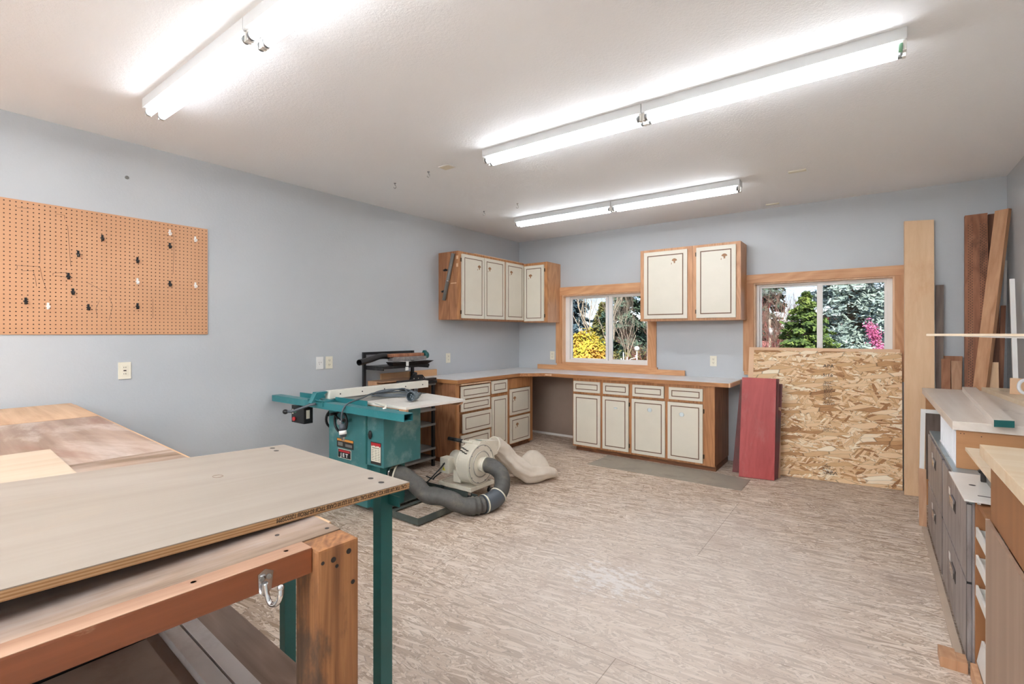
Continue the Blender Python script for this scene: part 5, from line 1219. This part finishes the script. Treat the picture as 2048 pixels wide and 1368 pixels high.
def conifer(x, y, h, r, mat, lab, n=9000, size=.055, z0=.25, droop=.35, layers=26, grp=None, st=1.8):
    t = thing('conifer_tree', lab, 'tree', (x, y, GZ), grp)
    b = MB(); b.cyl((0, 0, 0), (0, 0, h * .97), .16 * r + .03, 10, .02); b.build('trunk', M_bark, t)
    C = []; Nn = []; nb = layers * 9; per = max(6, n // nb)
    for i in range(nb):
        f = (i + rng.random()) / nb; z = z0 + (h - z0) * f; L = r * (1 - f) ** .8 * (.75 + .4 * rng.random()); a = rng.random() * 2 * PI
        s = rng.random(per) ** .6; s = np.clip(s, .12, 1); w = .16 * L * (1 - s * .6) + .02
        px = np.cos(a) * L * s; py = np.sin(a) * L * s; pz = z - droop * L * s ** 1.4 + .12 * L * np.maximum(0, s - .8)
        C.append(np.stack([px + rng.normal(size=per) * w, py + rng.normal(size=per) * w, pz + rng.normal(size=per) * w * .35], 1)); Nn.append(np.tile([np.cos(a) * .5, np.sin(a) * .5, .9], (per, 1)))
    leaves('foliage', np.concatenate(C), np.concatenate(Nn), size, mat, t, st); return t
def bush(x, y, z, rx, ry, rz, mat, lab, n=5000, size=.05, name='shrub', cat='shrub', grp=None, lump=.25):
    t = thing(name, lab, cat, (x, y, GZ), grp); zc = z - GZ
    b = MB()
    for k in range(7):
        a = k * .9; b.tube([(0.05 * math.cos(a), .05 * math.sin(a), 0), (.25 * rx * math.cos(a), .25 * ry * math.sin(a), zc * .5), (.6 * rx * math.cos(a), .6 * ry * math.sin(a), zc + .3 * rz)], .03, 6)
    b.build('stems', M_bark, t)
    D = rng.normal(size=(n, 3)); D /= np.linalg.norm(D, axis=1)[:, None]
    lum = 1 + lump * np.sin(D[:, 0] * 5 + 1) * np.cos(D[:, 1] * 6) * np.sin(D[:, 2] * 7 + 2); rad = (rng.random(n) ** .25) * lum
    C = D * rad[:, None] * np.array([rx, ry, rz]) + np.array([0, 0, zc]); leaves('foliage', C, D, size, mat, t, 1.2); return t
def bare(x, y, h, spread, mat, lab, depth=5, r0=.05, seed=1, grp=None, nst=1, lean_=0.0, name='bare_tree', cat='tree', zmin=.3):
    t = thing(name, lab, cat, (x, y, GZ), grp); rr = random.Random(seed); b = MB()
    def grow(p, d, L, r, k):
        q = p + d * L; b.tube([p, p.lerp(q, .5) + Vector((rr.uniform(-1, 1), rr.uniform(-1, 1), 0)) * L * .06, q], r, 5, caps=False, rf=lambda u, i: r * (1 - .4 * u))
        if k == 0: return
        for _ in range(3 if k > 2 else 4):
            nd = (d + Vector((rr.uniform(-1, 1), rr.uniform(-1, 1), rr.uniform(-.2, .8))) * spread).normalized(); grow(p.lerp(q, rr.uniform(.45, 1)), nd, L * rr.uniform(.55, .8), r * .55, k - 1)
    for s in range(nst):
        a = s * 2.4; grow(Vector((.1 * math.cos(a) * (nst > 1), .1 * math.sin(a) * (nst > 1), 0)), Vector((lean_ + .25 * math.cos(a) * (nst > 1), .25 * math.sin(a) * (nst > 1), 1)).normalized(), h * .38, r0, depth)
    b.build('branches', mat, t); return t
ML_yel = leaf_mat('autumn_yellow_leaves', [(.3, '7f8a2c'), (.45, 'c2b23a'), (.6, 'dcae4a'), (.75, 'd99a55')])
ML_dark = leaf_mat('dark_evergreen', [(.3, '1f2f2a'), (.5, '3f5544'), (.7, '6f8268')], 2.2)
ML_blued = leaf_mat('blue_dark_evergreen', [(.3, '2a3b42'), (.5, '4a6068'), (.7, '74888c')], 2.2)
ML_green = leaf_mat('cedar_green', [(.3, '2f4420'), (.5, '5d7433'), (.7, '97a24a')], 3)
ML_spruce = leaf_mat('blue_spruce_needles', [(.3, '55665f'), (.5, '93a398'), (.7, 'c6cec2')], 3)
ML_pink = leaf_mat('pink_blossom', [(.3, 'b8487c'), (.7, 'ea8fb4')], 4)
ML_mix = leaf_mat('olive_foliage', [(.3, '3d4a2a'), (.5, '7c7a45'), (.7, 'a99a66')], 2)
bush(-4.25, 10, .15, 1.0, .9, 1.35, ML_yel, 'yellow and orange autumn shrub outside the left window', 9000, .045)
conifer(-11.6, 22, 13, 1.9, ML_blued, 'tall dark blue conifer at the left edge of the left window', 9000, .09, grp='dark conifers far behind the garden')
bare(-4.6, 12, 9.5, .55, M_birch, 'pale bare birch tree just left of the bar in the left window', 6, .07, 4, zmin=.2)
bare(-3.3, 11, 8.0, .5, M_birch, 'slender pale bare tree right of the bar in the left window', 6, .035, 9, lean_=-.05)
conifer(-7.4, 21, 12.5, 2.3, ML_dark, 'broad dark conifer behind the bare trees in the left window', 13000, .085, grp='dark conifers far behind the garden')
conifer(-5.5, 27, 13, 2.3, ML_dark, 'dark conifer at the right edge of the left window', 12000, .09, grp='dark conifers far behind the garden')
bare(-2.35, 9.2, 4.2, .6, M_redtwig, 'red-twigged bare shrub low in the left window', 5, .03, 3, nst=4, name='red_shrub', cat='shrub')
bare(-3.0, 13.5, 6.0, .7, M_twig, 'brown twiggy bare tree in the right part of the left window', 5, .05, 6, nst=2)
bush(-4.6, 17, -1.2, 3.0, 1.0, 1.9, ML_mix, 'olive hedge row low behind the bare trees', 6000, .07, 'hedge', 'hedge')
# garden lamp
t = thing('garden_lamp', 'white globe garden lamp on a thin post outside the left window', 'lamp', (-1.45, 8, GZ))
b = sub('', t); b.cyl((-1.45, 8, GZ), (-1.45, 8, .90), .018, 10); b.build('lamp_post', M_ivory, t)
b = sub('', t); b.sphere((-1.45, 8, .965), .075, u=18, v=12); b.build('globe', M_white, t)
b = sub('', t); b.sphere((-1.47, 8, .74), .035); b.tube([(-1.45, 8, .70), (-1.62, 8, .66), (-1.72, 8, .60)], .012, 6); b.build('side_arm', M_white, t)
t = thing('white_trellis', 'short white leaning stakes beside the garden lamp', 'stakes', (-1.8, 8.1, GZ))
for k, (x, z) in enumerate(((-1.92, .84), (-1.80, .70), (-1.99, .66))):
    b = sub('', t); b.tube([(x + .1, 8.1, GZ), (x, 8.1, z)], .018, 6); b.build('stake', M_white, t)
# right window
conifer(-.25, 22, 14, 1.5, ML_dark, 'tall dark conifer at the left edge of the right window', 9000, .08, grp='dark conifers far behind the garden')
bare(.9, 14.5, 6.6, .65, M_twig, 'brownish pink bare tree left of the cedar in the right window', 5, .05, 12, nst=3)
bare(1.8, 15.5, 6.2, .65, M_redtwig, 'reddish bare tree close behind the green cedar', 5, .05, 15, nst=3)
bare(.2, 16.5, 6.4, .7, M_twig, 'dense bare brown shrub behind the utility pole', 5, .05, 21, nst=3)
conifer(2.66, 10, 5.45, 2.2, ML_green, 'bushy green cedar before the bar of the right window', 22000, .045, st=1.2, droop=.15)
conifer(3.72, 13, 10.5, 2.3, ML_spruce, 'large silvery blue spruce filling the right half of the right window', 42000, .042, droop=.42, layers=44, st=2.0)
bare(3.35, 24, 11, .5, M_twig, 'thin bare tree high behind the bar of the right window', 5, .06, 33)
conifer(6.4, 19, 9, 1.8, ML_mix, 'olive conifer glimpsed at the right edge of the right window', 7000, .07)
# pink flowering vine on a leaning pole
t = thing('flowering_vine', 'bright pink flowering vine on a leaning pole before the blue spruce', 'vine', (4.3, 8, GZ))
b = sub('', t); b.tube([(4.75, 8, GZ), (4.50, 8, .2), (4.31, 8, 1.05), (4.14, 8, 1.62)], .022, 8); b.build('stem', M_bark, t)
n = 1500; s = rng.random(n); px = np.where(s < .6, 4.16 - 4.3 + rng.normal(size=n) * .055, 4.33 - 4.3 + rng.normal(size=n) * .06); pz = np.where(s < .6, 1.42 + rng.normal(size=n) * .13, .98 + rng.normal(size=n) * .12)
px = px + np.where(s < .6, (1.42 - pz) * .25, (.98 - pz) * .35)
leaves('blossom', np.stack([px, rng.normal(size=n) * .06, pz - GZ], 1), rng.normal(size=(n, 3)), .018, ML_pink, t)
t = thing('utility_pole', 'pale utility pole standing among the bare trees left in the right window', 'pole', (1.0, 15, GZ))
b = sub('', t); b.cyl((1.0, 15, GZ), (1.0, 15, 1.95), .05, 10, .04); b.build('post', M_birch, t)
b = sub('', t); b.cyl((1.06, 14.9, 1.35), (1.06, 14.9, 1.62), .07, 12); b.build('transformer', M_tray, t)
b = sub('', t); b.tube([(1.0, 15, 1.8), (1.8, 15, 1.2), (2.6, 15, .5)], .012, 5); b.build('stay_wire', M_dark, t)
t = thing('house', 'small house with pink-red roof low in the left of the right window', 'house', (.3, 18, GZ))
b = sub('', t); b.box(-1.2, .95, 17, 19, GZ, .75); b.build('wall', M_tray, t)
b = sub('', t); b.hexa([(-1.4, 16.8, .75), (1.05, 16.8, .75), (.75, 18, 1.08), (-1.1, 18, 1.08)], [(-1.4, 19.2, .75), (1.05, 19.2, .75), (.75, 18.01, 1.08), (-1.1, 18.01, 1.08)]); b.build('roof', plain('pink_red_roof', 'b9786a', .8), t)
b = sub('', t); b.box(.05, .75, 16.96, 17, .25, .68); b.build('window', M_dark, t)
for i, (x, y, h, r) in enumerate([(-27, 44, 9, 3.2), (-20, 44, 7.5, 3), (-13, 44, 9, 3.2), (-6, 46, 7, 3), (1, 46, 6, 2.8), (8, 44, 8, 3.2)]):
    conifer(x, y, h, r, ML_mix if i % 2 else ML_dark, ['broad distant tree far left beyond the garden', 'olive distant tree behind the blue conifer', 'dark distant tree behind the birch', 'olive distant tree left behind the house', 'dark distant tree behind the cedar', 'olive distant tree far right beyond the spruce'][i], 4000, .22, grp='distant tree line')
